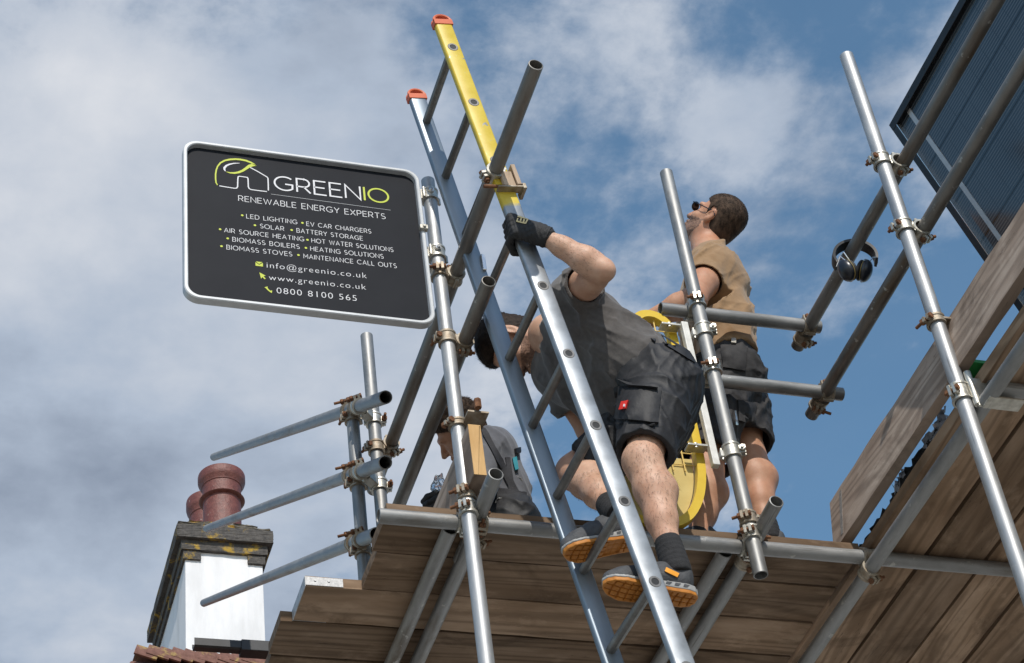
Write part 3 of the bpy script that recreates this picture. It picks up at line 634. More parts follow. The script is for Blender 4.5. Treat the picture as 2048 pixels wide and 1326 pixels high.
bm = bmesh.new(); mm = band_mesh(bm, (P1X, q[1]-.005, Z1+.002), Y, (-1, 0, -.4), .05); obj('clamp_band', bm, M['coup'], t, True)
bm = bmesh.new(); bolt_mesh(bm, mm, .03); cyl(bm, mt @ Vector((.085, -.028, .031)), mt @ Vector((.0, -.028, .031)), .006, 8); obj('bolt', bm, M['rust'], t, True)
# small clip on the far stile
bm = bmesh.new(); q = P(966, 528, YF-.01); box(bm, q, (.007, .012, .036)); tag(obj('metal_clip', bm, M['chrome'], None, False, None, .002), 'small bright clip on the far ladder stile above the open lower rail', 'clip')
# ------------------------------------------------------------------ sign
YS = 4.708
def S(px, py): p = P(px, py, YS); return float(p[0]), float(p[2])
sx0, sx1 = .815, 1.648
sz0 = (P(370, 605, YS)[2]+P(865, 648, YS)[2])/2; sz1 = (P(365, 280, YS)[2]+P(838, 350, YS)[2])/2
sgn = thing('sign_board', 'dark rounded advertising sign with pale frame fixed to the left upright', 'sign', (LX, LY, sz0))
def rrect(x0, x1, z0, z1, r, n=8):
    out = []
    for cx_, cz, a in ((x1-r, z1-r, 0), (x0+r, z1-r, 90), (x0+r, z0+r, 180), (x1-r, z0+r, 270)):
        for k in range(n+1):
            t_ = R(a+90*k/n); out.append((cx_+r*math.cos(t_), cz+r*math.sin(t_)))
    return out
bm = bmesh.new(); loops = []
for inset, y in ((.008, 4.727), (.0, 4.724), (.0, 4.697), (.003, 4.694), (.011, 4.694), (.014, 4.697), (.014, 4.720), (.008, 4.727)):
    loops.append([bm.verts.new((a, y, b)) for a, b in rrect(sx0+inset, sx1-inset, sz0+inset, sz1-inset, .052-inset*.6)])
for A, B in zip(loops[:-1], loops[1:]):
    for k in range(len(A)): bm.faces.new((A[k], A[(k+1) % len(A)], B[(k+1) % len(A)], B[k]))
bmesh.ops.remove_doubles(bm, verts=bm.verts, dist=1e-5)
obj('frame', bm, M['sign_frame'], sgn, True)
bm = bmesh.new(); lp = rrect(sx0+.015, sx1-.015, sz0+.015, sz1-.015, .042)
fa = bm.faces.new([bm.verts.new((a, YS+.006, b)) for a, b in lp]); ret = bmesh.ops.extrude_face_region(bm, geom=[fa]); [setattr(v.co, 'y', YS+.009) for v in ret['geom'] if isinstance(v, bmesh.types.BMVert)]
face = obj('face_panel', bm, M['sign_face'], sgn)
YI = YS+.0048
def ribbon(bm, pts, w, closed=False):
    pts = [Vector((a, 0, b)) for a, b in pts]; n = len(pts); Lv, Rv = [], []
    for i, p in enumerate(pts):
        a = pts[(i-1) % n] if (closed or i > 0) else None; c = pts[(i+1) % n] if (closed or i < n-1) else None
        d1 = (p-a).normalized() if a is not None else None; d2 = (c-p).normalized() if c is not None else None
        if d1 is None: d1 = d2
        if d2 is None: d2 = d1
        t_ = (d1+d2); t_ = t_.normalized() if t_.length > 1e-4 else d1
        nn = Vector((-t_.z, 0, t_.x)); k = max(.45, nn.dot(Vector((-d1.z, 0, d1.x))))
        ww = (w[i] if isinstance(w, (list, tuple)) else w)/2/k
        Lv.append(bm.verts.new((p.x+nn.x*ww, YI, p.z+nn.z*ww))); Rv.append(bm.verts.new((p.x-nn.x*ww, YI, p.z-nn.z*ww)))
    for i in range(n if closed else n-1):
        j = (i+1) % n; bm.faces.new((Lv[i], Rv[i], Rv[j], Lv[j]))
def arc(cx_, cz, rx, rz, a0, a1, n=18): return [(cx_+rx*math.cos(R(a0+(a1-a0)*i/n)), cz+rz*math.sin(R(a0+(a1-a0)*i/n))) for i in range(n+1)]
G = {   # single stroke capitals, unit height; (advance, strokes)
 'A': (.80, [[(0, 0), (.40, 1), (.80, 0)], [(.15, .33), (.65, .33)]]), 'B': (.62, [[(.36, .53), (0, .53), (0, 1), (.34, 1)]+arc(.34, .765, .22, .235, 90, -90), [(0, .53), (0, 0), (.36, 0)]+arc(.36, .265, .25, .265, -90, 90)]),
 'C': (.85, [arc(.5, .5, .5, .5, 45, 315, 24)]), 'D': (.78, [[(.32, 1), (0, 1), (0, 0), (.32, 0)]+arc(.32, .5, .46, .5, -90, 90)]), 'E': (.58, [[(.58, 1), (0, 1), (0, 0), (.6, 0)], [(0, .52), (.52, .52)]]),
 'F': (.55, [[(.58, 1), (0, 1), (0, 0)], [(0, .5), (.5, .5)]]), 'G': (.90, [arc(.5, .5, .5, .5, 48, 318, 24)+[(.88, .46), (.52, .46)]]), 'H': (.72, [[(0, 0), (0, 1)], [(.72, 0), (.72, 1)], [(0, .52), (.72, .52)]]),
 'I': (.02, [[(.01, 0), (.01, 1)]]), 'K': (.66, [[(0, 0), (0, 1)], [(.62, 1), (0, .38)], [(.24, .6), (.66, 0)]]), 'L': (.52, [[(0, 1), (0, 0), (.54, 0)]]), 'M': (.86, [[(0, 0), (0, 1), (.43, .35), (.86, 1), (.86, 0)]]),
 'N': (.74, [[(0, 0), (0, 1), (.74, 0), (.74, 1)]]), 'O': (1.0, [arc(.5, .5, .5, .5, 0, 360, 32)]), 'P': (.60, [[(0, 0), (0, 1), (.33, 1)]+arc(.33, .71, .27, .29, 90, -90)+[(0, .42)]]),
 'R': (.66, [[(0, 0), (0, 1), (.35, 1)]+arc(.35, .71, .27, .29, 90, -90)+[(0, .42)], [(.34, .42), (.66, 0)]]), 'S': (.58, [arc(.29, .74, .26, .26, 40, 270, 14)+arc(.29, .25, .29, .25, 84, -140, 14)]),
 'T': (.70, [[(0, 1), (.70, 1)], [(.35, 1), (.35, 0)]]), 'U': (.70, [[(0, 1), (0, .34)]+arc(.35, .34, .35, .34, 180, 360, 14)+[(.70, 1)]]), 'V': (.78, [[(0, 1), (.39, 0), (.78, 1)]]), 'W': (1.14, [[(0, 1), (.30, 0), (.57, .95), (.84, 0), (1.14, 1)]]),
 'X': (.72, [[(0, 1), (.70, 0)], [(.70, 1), (0, 0)]]), 'Y': (.72, [[(0, 1), (.36, .45), (.72, 1)], [(.36, .45), (.36, 0)]]), ' ': (.30, [])}
def caps(text, a, b, h, w, name, m, track=.20, parts=None):
    """single-stroke capitals between the baseline ends a and b"""
    tot = sum(G[c][0]+track for c in text)-track; sc = (b[0]-a[0])/(tot*h); x = a[0]; bm = bmesh.new()
    for c in text:
        adv, st = G[c]
        for s in st:
            z = lambda p: a[1]+(b[1]-a[1])*(x-a[0])/(b[0]-a[0])
            closed = len(s) > 20 and s[0] == (1.0, .5) and c == 'O'
            pts = [(x+p[0]*h*sc, z(p)+p[1]*h) for p in (s[:-1] if closed else s)]
            ribbon(bm, pts, w, closed)
        x += (adv+track)*h*sc
    return obj(name, bm, M[m], sgn)
SZ = lambda zx, zy: S(340+zx/3.157, 260+zy/3.157)
def cap_h(p, q): return abs(S(*p)[1]-S(*q)[1])
hG = .066
# heading in two colours
a, b = SZ(664, 366), SZ(1384, 456)
tw = {c: G[c][0] for c in 'GREENIO'}; tr = .20; tot = sum(tw[c]+tr for c in 'GREENIO')-tr; W1 = sum(tw[c]+tr for c in 'GREEN')-tr
xs = a[0]+(b[0]-a[0])*W1/tot; x2 = a[0]+(b[0]-a[0])*(W1+tr)/tot
zG = lambda x: a[1]+(b[1]-a[1])*(x-a[0])/(b[0]-a[0])
caps('GREEN', a, (xs, zG(xs)), hG, .0062, 'heading_lettering', 'ink_white')
caps('IO', (x2, zG(x2)), b, hG, .0068, 'heading_lettering', 'ink_lime')
caps('RENEWABLE ENERGY EXPERTS', SZ(435, 440), SZ(1362, 556), .0255, .0024, 'tagline_lettering', 'ink_white', .26)
bm = bmesh.new(); ribbon(bm, [SZ(640, 398), SZ(1395, 500)], .0014); obj('rule_line', bm, M['ink_grey'], sgn)
lines = [('LED LIGHTING', (485, 550), (805, 588), (458, 532)), ('EV CAR CHARGERS', (865, 598), (1272, 647), (838, 580)), ('SOLAR', (572, 612), (722, 630), (538, 595)), ('BATTERY STORAGE', (803, 640), (1220, 691), (770, 625)),
 ('AIR SOURCE HEATING', (345, 638), (848, 696), (318, 620)), ('HOT WATER SOLUTIONS', (897, 703), (1412, 763), (870, 687)), ('BIOMASS BOILERS', (397, 696), (820, 744), (366, 678)), ('HEATING SOLUTIONS', (890, 755), (1350, 805), (860, 738)),
 ('BIOMASS STOVES', (360, 746), (773, 791), (327, 727)), ('MAINTENANCE CALL OUTS', (847, 803), (1433, 865), (813, 783))]
for tx, p, q, dot in lines:
    o = caps(tx, SZ(*p), SZ(*q), .0195, .0019, 'service_lettering', 'ink_white', .30)
    bm = bmesh.new(); c = SZ(*dot); bm.faces.new([bm.verts.new((c[0]+.0045*math.cos(k*math.pi/5), YI, c[1]+.0045*math.sin(k*math.pi/5))) for k in range(10)]); obj('bullet', bm, M['ink_lime'], sgn)
def text_obj(tx, a, b, name, m, off=-.013, sp=1.16):
    cu = bpy.data.curves.new(name, 'FONT'); cu.body = tx; cu.size = 1; cu.space_character = sp; cu.offset = off; cu.resolution_u = 4
    tmp = bpy.data.objects.new('tmp', cu); COL.objects.link(tmp); dg = bpy.context.evaluated_depsgraph_get(); me = bpy.data.meshes.new_from_object(tmp.evaluated_get(dg)); bpy.data.objects.remove(tmp)
    n = len(me.vertices); v = np.empty(n*3, 'f'); me.vertices.foreach_get('co', v); v = v.reshape(-1, 3)
    x0, x1 = v[:, 0].min(), v[:, 0].max(); sc = (b[0]-a[0])/(x1-x0)
    out = np.empty_like(v); out[:, 0] = a[0]+(v[:, 0]-x0)*sc; out[:, 1] = YI; out[:, 2] = a[1]+(b[1]-a[1])*(v[:, 0]-x0)/(x1-x0)+v[:, 1]*sc*.98
    me.vertices.foreach_set('co', out.ravel()); me.update(); me.materials.clear()
    o = link_mesh(name, me, M[m]); adopt(o, sgn); return o
text_obj('info@greenio.co.uk', SZ(613, 862), SZ(1245, 930), 'contact_lettering', 'ink_white')
text_obj('www.greenio.co.uk', SZ(627, 940), SZ(1240, 1002), 'contact_lettering', 'ink_white')
text_obj('0800 8100 565', SZ(676, 1024), SZ(1182, 1074), 'contact_lettering', 'ink_white')
# icons
bm = bmesh.new(); p = [SZ(*k) for k in ((541, 828), (588, 833), (589, 856), (542, 850))]; c = ((p[0][0]+p[1][0])/2, p[0][1]-.010)
bm.faces.new([bm.verts.new((a_, YI, b_)) for a_, b_ in (p[0], c, p[1], p[2], p[3])]); q = [(p[0][0]+.001, p[0][1]+.0035), (p[1][0]-.001, p[1][1]+.0035), (c[0], c[1]+.0035)]; bm.faces.new([bm.verts.new((a_, YI, b_)) for a_, b_ in q]); obj('envelope_icon', bm, M['ink_lime'], sgn)
bm = bmesh.new(); bm.faces.new([bm.verts.new((*(lambda s: (s[0], YI, s[1]))(SZ(*k)),)) for k in ((566, 892), (606, 914), (592, 917), (606, 932), (599, 936), (586, 922), (577, 932))]); obj('pointer_icon', bm, M['ink_lime'], sgn)
bm = bmesh.new(); ribbon(bm, [SZ(*k) for k in ((608, 984), (613, 992), (622, 1003), (634, 1012), (646, 1015))], [.012, .006, .005, .006, .012]); obj('handset_icon', bm, M['ink_lime'], sgn)
LZ = lambda zx, zy: S(420+zx/5.389, 300+zy/5.389)
bm = bmesh.new()
ribbon(bm, [LZ(*k) for k in ((84, 368), (68, 340), (63, 300), (63, 250), (70, 205), (85, 165), (115, 128), (160, 103), (215, 91), (275, 87), (330, 91), (390, 103), (440, 122), (475, 140), (502, 160))], [.003, .0045, .005, .005, .005, .005, .006, .007, .008, .008, .0085, .0085, .008, .006, .002])
ribbon(bm, [LZ(*k) for k in ((500, 157), (468, 150), (430, 160), (395, 185), (355, 212), (310, 230), (265, 237), (220, 235), (178, 223))], [.003, .012, .012, .010, .009, .009, .008, .006, .002]); obj('logo_leaf', bm, M['ink_lime'], sgn)
bm = bmesh.new()
ribbon(bm, [LZ(*k) for k in ((170, 218), (158, 200), (158, 180), (180, 157), (215, 142), (265, 132), (322, 131))], [.003, .006, .0075, .007, .006, .0045, .002])
ribbon(bm, [LZ(*k) for k in ((432, 175), (525, 225), (618, 280), (628, 295), (631, 360), (632, 425))], .0042)
ribbon(bm, [LZ(*k) for k in ((616, 437), (530, 427), (445, 415), (425, 405), (416, 385), (413, 300), (405, 284), (360, 277), (318, 272), (306, 278), (303, 300), (300, 385), (290, 400), (270, 402), (180, 388), (104, 375))], .0042)
obj('logo_house', bm, M['ink_white'], sgn)
q = P(845, 455, 4.69); bm = bmesh.new(); box(bm, (1.642, 4.692, q[2]), (.014, .010, .010)); cyl(bm, (1.642, 4.682, q[2]), (1.642, 4.676, q[2]), .006, 8); obj('frame_lug', bm, M['coup'], sgn, False, None, .002)

# ------------------------------------------------------------------ solar panel leaning on the scaffold
pa = P(1785, 250, 4.46); pa = on(1, 1785, 250, 4.46)
pb = on(1, 2045, 622, 4.46); e2 = (pb-pa)/np.linalg.norm(pb-pa); e1 = np.array([0, -1.0, 0]); e3 = np.cross(e1, e2)
Wp, Hp = 1.13, 1.83
if e3[0] > 0: e3 = -e3           # visible face looks left and down
mt = frame_xyz(pa, e1, e2, e3)
pan = thing('solar_panel', 'large dark ribbed solar panel in a black frame, leaning at the top right', 'solar panel', pa+e2*Hp+e1*Wp/2)
bm = bmesh.new(); box(bm, (Wp/2, Hp/2, -.008), (Wp/2-.012, Hp/2-.012, .003)); obj('cell_sheet', bm, M['cells'], pan, False, mt)
M['frame_black'] = mat('black anodised frame', (.014, .015, .018), .35, .3, (.024, .025, .028), 20)
bm = bmesh.new(); fw = .016
for c, h in (((Wp/2, fw, 0), (Wp/2, fw, .018)), ((Wp/2, Hp-fw, 0), (Wp/2, fw, .018)), ((fw, Hp/2, 0), (fw, Hp/2-2*fw-.0004, .0175)), ((Wp-fw, Hp/2, 0), (fw, Hp/2-2*fw-.0004, .0175))): box(bm, c, h)
fr = obj('frame', bm, M['frame_black'], pan, False, mt, .0015)
bm = bmesh.new(); box(bm, (2*fw+.0015, Hp/2, .0005), (.0016, Hp/2-2*fw, .0165)); obj('frame_lip', bm, M['chrome'], pan, False, mt)
bm = bmesh.new(); box(bm, (.105, Hp/2, -.0035), (.011, Hp/2-.03, .0012)); obj('busbar_strip', bm, mat('pale ribbon strip', (.42, .44, .46), .4, .3, (.5, .52, .54), 30), pan, False, mt)
bm = bmesh.new()
for k in (.16, .30, .55, .7, .95): cyl(bm, (k, fw*.9, .0178), (k, fw*.9, .0186), .0055, 10)
obj('frame_hole', bm, M['black'], pan, False, mt)

# ------------------------------------------------------------------ ear defenders on the upper right rail
YE = 4.33
c = on(0, 1711, 522, R3X); YE = float(c[1])
ear = thing('ear_defenders', 'black ear defenders hung over the upper right guard rail', 'ear defenders', (R3X, YE, 6.40))
cu = np.array([.955, -.295, 0]); cv = np.array([0, 0, 1.0]); cw = np.array([.295, .955, 0])
# the band loops over the top of the rail
def EL(a, b, d=0): return np.array(c)+cu*a+cv*b+cw*d
sc_e = .00175
bm = bmesh.new(); rings = []
for k in range(25):
    a = R(200-220*k/24); r0 = .0735; px_, pz_ = math.cos(a)*r0, math.sin(a)*(6.402-c[2]-.008)+.010
    nx, nz = math.cos(a), math.sin(a)
    rings.append([bm.verts.new(EL(px_+nx*t_, pz_+nz*t_, d)) for t_, d in ((-.004, -.022), (.005, -.024), (.007, 0), (.005, .024), (-.004, .022))])
for A, B in zip(rings[:-1], rings[1:]):
    for k in range(5): bm.faces.new((A[k], A[(k+1) % 5], B[(k+1) % 5], B[k]))
bm.faces.new(rings[0][::-1]); bm.faces.new(rings[-1])
obj('headband', bm, M['plastic_black'], ear, True)
def cup(px, py, yaw, nm):
    q = P(px, py, YE-.045); ax = cdir(math.cos(yaw), .12*math.sin(yaw*3), -math.sin(yaw))
    up = cv - ax*np.dot(cv, ax); up /= np.linalg.norm(up); sd = np.cross(up, ax)
    m_ = frame_xyz(q, sd, up, ax)
    bm = bmesh.new(); bmesh.ops.create_uvsphere(bm, u_segments=24, v_segments=16, radius=1)
    for v in bm.verts:
        x_, y_, z_ = v.co; z_ = z_*.027 if z_ > 0 else z_*.010
        v.co = (x_*.034*(1-.12*y_), y_*.044, z_)
    k = obj('ear_cup', bm, M['muff'], ear, True, m_)
    bm = bmesh.new(); rg = []
    for i in range(28):
        a = 2*math.pi*i/28; rg.append([bm.verts.new((math.cos(a)*(.034+r_)*(1-.12*math.sin(a)), math.sin(a)*(.044+r_), -.004+z_)) for r_, z_ in ((0, .0014), (.0012, 0), (0, -.0014), (-.001, 0))])
    for i in range(28):
        A, B = rg[i], rg[(i+1) % 28]
        for j in range(4): bm.faces.new((A[j], A[(j+1) % 4], B[(j+1) % 4], B[j]))
    obj('gold_trim', bm, mat('dull gold trim', (.35, .25, .08), .4, .5), k, True, m_)
    bm = bmesh.new(); bmesh.ops.create_uvsphere(bm, u_segments=20, v_segments=10, radius=1)
    for v in bm.verts: v.co = (v.co.x*.031*(1-.12*v.co.y), v.co.y*.041, v.co.z*.012-.016)
    obj('cushion', bm, M['black'], k, True, m_)
cup(1694, 540, math.pi-.45, 'l'); cup(1729, 541, .45, 'r')
e0 = EL(-.071, -.010, -.02); e1_ = EL(.071, -.010, -.02)
for pts_ in ([e0, EL(-.050, .0, -.045), P(1688, 505, YE-.075), P(1700, 522, YE-.075), P(1707, 535, YE-.065)], [EL(-.071, -.016, .0), P(1680, 512, YE-.06), P(1692, 522, YE-.07)], [e1_, P(1747, 514, YE-.06), P(1738, 524, YE-.06)]):
    bm = bmesh.new(); sweep(bm, [np.array(k) for k in pts_], .0021, 6); obj('wire_arm', bm, M['chrome'], ear, True)

# ------------------------------------------------------------------ yellow ladder gate
YG = 4.815
gate = thing('ladder_gate', 'yellow rounded ladder safety gate with wire mesh behind the climbing man', 'gate', (2.60, YG, 5.45))
zt_, zb_ = 6.335, 5.432; xR = 2.542; xLg = 2.20
def gpath():
    zl_ = zt_-.74
    pts = [(xLg, zb_+.14)]
    pts += [(xLg, z) for z in np.linspace(zb_+.2, zl_-.2, 8)]
    pts += arc(xLg+.14, zl_-.14, .14, .14, 180, 125, 6)
    xa_, za_ = pts[-1]
    xb_, zb3 = xR-.105, zt_-.03
    pts += [(xa_+(xb_-xa_)*t_, za_+(zb3-za_)*t_+.035*math.sin(math.pi*t_)) for t_ in np.linspace(.06, .90, 12)]
    pts += arc(xR-.058, zt_-.072, .058, .072, 135, 0, 14)
    pts += [(xR, z) for z in np.linspace(zt_-.16, zb_+.34, 8)]
    pts += arc(xR-.15, zb_+.30, .15, .30, 0, -90, 10)+arc(xLg+.14, zb_+.14, .14, .14, 270, 184, 8)
    return pts
gp = gpath()
for _ in range(2): gp = [q for i in range(len(gp)) for q in ((.75*gp[i][0]+.25*gp[(i+1) % len(gp)][0], .75*gp[i][1]+.25*gp[(i+1) % len(gp)][1]), (.25*gp[i][0]+.75*gp[(i+1) % len(gp)][0], .25*gp[i][1]+.75*gp[(i+1) % len(gp)][1]))]
gp = gp[::2]; bm = bmesh.new(); rg = []
n = len(gp)
for i, (x_, z_) in enumerate(gp):
    a, b = gp[i-1], gp[(i+1) % n]; t_ = Vector((b[0]-a[0], 0, b[1]-a[1])).normalized(); nn = Vector((-t_.z, 0, t_.x))
    rg.append([bm.verts.new((x_+nn.x*o_, YG+d_, z_+nn.z*o_)) for o_, d_ in ((0, -.016), (.030, -.016), (.030, .016), (0, .016))])
for i in range(n):
    A, B = rg[i], rg[(i+1) % n]
    for j in range(4): bm.faces.new((A[j], A[(j+1) % 4], B[(j+1) % 4], B[j]))
obj('gate_frame', bm, mat('yellow gate paint', (.60, .39, .010), .45, 0, (.66, .46, .03), 12), gate, False, None)
def inside(x_, z_):
    c_ = False
    for i in range(n):
        (xa, za), (xb, zb2) = gp[i-1], gp[i]
        if (za > z_) != (zb2 > z_) and x_ < (xb-xa)*(z_-za)/(zb2-za)+xa: c_ = not c_
    return c_
bm = bmesh.new()
for k in range(1, 8):
    x_ = xLg+(xR-xLg)*k/8; zs = [z for z in np.linspace(zb_, zt_, 120) if inside(x_, z) and z > zb_+.22]
    if zs: cyl(bm, (x_, YG, zs[0]), (x_, YG, zs[-1]), .0026, 6)
for k in range(5, 18):
    z_ = zb_+(zt_-zb_)*k/18; xs_ = [x for x in np.linspace(xLg, xR, 80) if inside(x, z_)]
    if xs_: cyl(bm, (xs_[0], YG+.004, z_), (xs_[-1], YG+.004, z_), .0022, 6)
obj('wire_mesh', bm, mat('pale yellow wire', (.70, .48, .12), .5), gate, True)
bm = bmesh.new()
pl = [(x_, z_) for x_, z_ in gp if z_ < zb_+.30]
pts_ = sorted([p_ for p_ in pl], key=lambda p_: math.atan2(p_[1]-(zb_+.15), p_[0]-(xLg+xR)/2))
fa = bm.faces.new([bm.verts.new((x_*.97+.03*(xLg+xR)/2, YG+.010, z_)) for x_, z_ in pts_]); r_ = bmesh.ops.extrude_face_region(bm, geom=[fa]); [setattr(v.co, 'y', YG+.013) for v in r_['geom'] if isinstance(v, bmesh.types.BMVert)]
obj('toe_plate', bm, mat('faded yellow plate', (.50, .37, .11), .55, 0, (.58, .45, .16), 9), gate)
rt, rb = P(1372, 645, 4.755), P(1429, 930, 4.755); rx = (rt[0]+rb[0])/2
bm = bmesh.new(); box(bm, (rx, 4.762, (rt[2]+rb[2])/2), (.0125, .0125, (rt[2]-rb[2])/2))
obj('hinge_post', bm, M['white_steel'], gate, False, None, .0025)
for (px, py) in ((1400, 664), (1445, 905)):
    q = P(px, py, 4.75)
    bm = bmesh.new(); box(bm, ((rx+MX)/2+.002, 4.762, q[2]), (abs(MX-rx)/2-.022, .011, .013)); arm = obj('hinge_arm', bm, M['white_steel'], gate, False, None, .002)
    bm = bmesh.new(); mm = band_mesh(bm, (MX, MY, q[2]), Z, (1, -.5, 0), .052); obj('clamp_band', bm, M['coup'], gate, True)
    bm = bmesh.new(); bolt_mesh(bm, mm, .03); obj('bolt', bm, M['coup'], gate, True)
    bm = bmesh.new(); box(bm, (rx-.050, 4.775, q[2]+.03), (.035, .02, .004)); cyl(bm, (rx-.055, 4.765, q[2]+.02), (rx-.055, 4.765, q[2]+.04), .008, 8); obj('hinge_bracket', bm, M['coup'], gate, False, None, .001)

# ------------------------------------------------------------------ house with chimney, far left
YC = 12.6
cx0, cx1 = P(371, 1200, YC)[0], P(528, 1200, YC)[0]
cz = P(450, 1108, YC)[2]        # top of white render on the front
zr = 9.62
hs = thing('house', 'tiled house with white chimney stack behind the scaffold at the left', 'house', ((cx0+cx1)/2, YC+2, 0))
bm = bmesh.new(); box(bm, ((cx0+cx1)/2, YC+.66, (cz+8.2)/2), ((cx1-cx0)/2, .66, (cz-8.2)/2)); st = obj('chimney_stack', bm, M['render_white'], hs, False, None, .006)
def slab(x0, x1, y0_, y1_, z0, z1, m, nm, par, bev=.006, jit=0):
    bm = bmesh.new(); box(bm, ((x0+x1)/2, (y0_+y1_)/2, (z0+z1)/2), ((x1-x0)/2, (y1_-y0_)/2, (z1-z0)/2))
    if jit:
        bmesh.ops.subdivide_edges(bm, edges=bm.edges, cuts=12, use_grid_fill=True)
        for v in bm.verts: v.co += Vector((random.gauss(0, jit), random.gauss(0, jit), random.gauss(0, jit)))
    return obj(nm, bm, m, par, False, None, bev if not jit else 0)
b_ = .075
slab(cx0-.035, cx1+.035, YC-.035, YC+1.36, cz-.005, cz+.085, M['cap_brick'], 'cap_course', st, 0, .0012)
slab(cx0-b_, cx1+b_, YC-b_, YC+1.40, cz+.085, cz+.20, M['cap_brick'], 'cap_course', st, 0, .0013)
slab(cx0-b_+.012, cx1+b_-.02, YC-b_+.02, YC+1.38, cz+.20, cz+.235, M['flaunch'], 'flaunching', st, 0, .003)
slab(cx0+.03, cx1-.03, YC+.02, YC+1.3, cz+.235, cz+.31, M['flaunch'], 'flaunching', st, 0, .006)
for xx in (cx0-.018, cx1-.118): slab(xx, xx+.135, YC-.022, YC+.11, cz-.085, cz-.008, M['cap_brick'], 'corner_brick', st, 0, .001)
slab(cx0-.02, cx0+.01, YC+.12, YC+1.34, cz-.085, cz-.008, M['cap_brick'], 'corner_brick', st, 0, .001)
def pot(x_, y_, z_, r_, h_, seed):
    bm = bmesh.new()
    def roll(z_, rr, w_): return [(r_*(.965+(rr-.965)*math.sin(math.pi*q/6)), z_+w_*(q/6-.5)) for q in range(7)]
    prof = [(r_*1.0, 0), (r_*1.0, .03), (r_*.965, .032)]+roll(h_*.24, 1.06, .020)+roll(h_*.66, 1.17, .026)+[(r_*.985, h_*.72), (r_*1.0, h_*.83), (r_*1.04, h_*.835)]
    prof += [(r_*1.06, h_*.855), (r_*1.17, h_*.885), (r_*1.215, h_*.915), (r_*1.215, h_*.985), (r_*1.19, h_), (r_*.98, h_), (r_*.90, h_*.97), (r_*.84, h_*.5), (r_*.84, .02)]
    lathe(bm, prof, 48); k = obj('chimney_pot', bm, M['terracotta'], st, True, Matrix.Translation((x_, y_, z_)))
    return k
pc = P(445, 1000, YC+.34); zp0 = cz+.27
pot(pc[0]-.005, YC+.34, zp0, .158, P(445, 955, YC+.34)[2]-zp0, 1)
pc = P(398, 1010, YC+.98); pot(pc[0]+.075, YC+.98, zp0, .15, P(400, 1004, YC+.98)[2]-zp0, 2)
# roof below with overlapping hip tiles along the top
rl0, rl1 = P(268, 1293, 11.9), P(560, 1318, 11.9); zr = float(rl0[2])-.1
bm = bmesh.new(); xa, xb = float(rl0[0])-.02, 6.0
for (y_, z_) in ((11.9, zr),): pass
v = [bm.verts.new(k) for k in ((xa, 11.9, zr-.02), (xb, 11.9, zr-.02), (xb, 9.2, zr-2.2), (xa-.6, 9.2, zr-2.2), (xb, 15.5, zr-2.2), (xa-.6, 15.5, zr-2.2))]
bm.faces.new((v[0], v[3], v[2], v[1])); bm.faces.new((v[0], v[1], v[4], v[5])); bm.faces.new((v[0], v[5], v[3]))
obj('roof', bm, M['tile'], hs)
bm = bmesh.new(); kx = xa; i = 0
while kx < 4.4:
    b2 = bmesh.new(); r_ = .125
    lathe(b2, [(r_+.012, 0), (r_+.012, .16), (r_-.008, .16), (r_-.008, 0)], 18, closed=True, a0=0, a1=math.pi)
    m_ = Matrix.Translation((kx, 11.9+random.gauss(0, .004), zr-.045+random.gauss(0, .004))) @ Matrix.Rotation(R(90), 4, 'Y') @ Matrix.Rotation(R(90), 4, 'Z') @ Matrix.Rotation(R(17+random.gauss(0, 2)), 4, 'X')
    bmesh.ops.transform(b2, matrix=m_, verts=b2.verts); tmp = bpy.data.meshes.new('t'); b2.to_mesh(tmp); b2.free(); bm.from_mesh(tmp); bpy.data.meshes.remove(tmp); kx += .082; i += 1
obj('ridge_tiles', bm, M['tile'], hs, True)
bm = bmesh.new(); box(bm, (xa+2.2, 12.3, (zr-2.2)/2), (1.9, 2.2, (zr-2.2)/2)); obj('wall', bm, M['render_white'], hs)
# black gutter end
g0, g1 = P(389, 1281, 9.2), P(556, 1299, 9.2)
bm = bmesh.new(); sec = [(0, 0), (.0, -.045), (.012, -.052), (.055, -.052), (.075, -.02), (.075, 0), (.070, 0), (.066, -.02), (.05, -.046), (.014, -.046), (.005, -.04), (.005, 0)]
r0 = [bm.verts.new((g0[0], 9.2+a, g0[2]+.02+b)) for a, b in sec]; r1 = [bm.verts.new((g1[0]+1.5, 9.2+a, g0[2]+.02+b)) for a, b in sec]
for k in range(12): bm.faces.new((r0[k], r0[(k+1) % 12], r1[(k+1) % 12], r1[k]))
bm.faces.new(r0[::-1]); bm.faces.new(r1)
gut = tag(obj('gutter', bm, M['plastic_black']), 'black plastic gutter length in front of the white chimney', 'gutter')
q = P(490, 1290, 9.2); bm = bmesh.new(); box(bm, (q[0]+.08, 9.2+.035, g0[2]-.008), (.10, .042, .034)); obj('gutter_union', bm, M['plastic_black'], gut, False, None, .004)

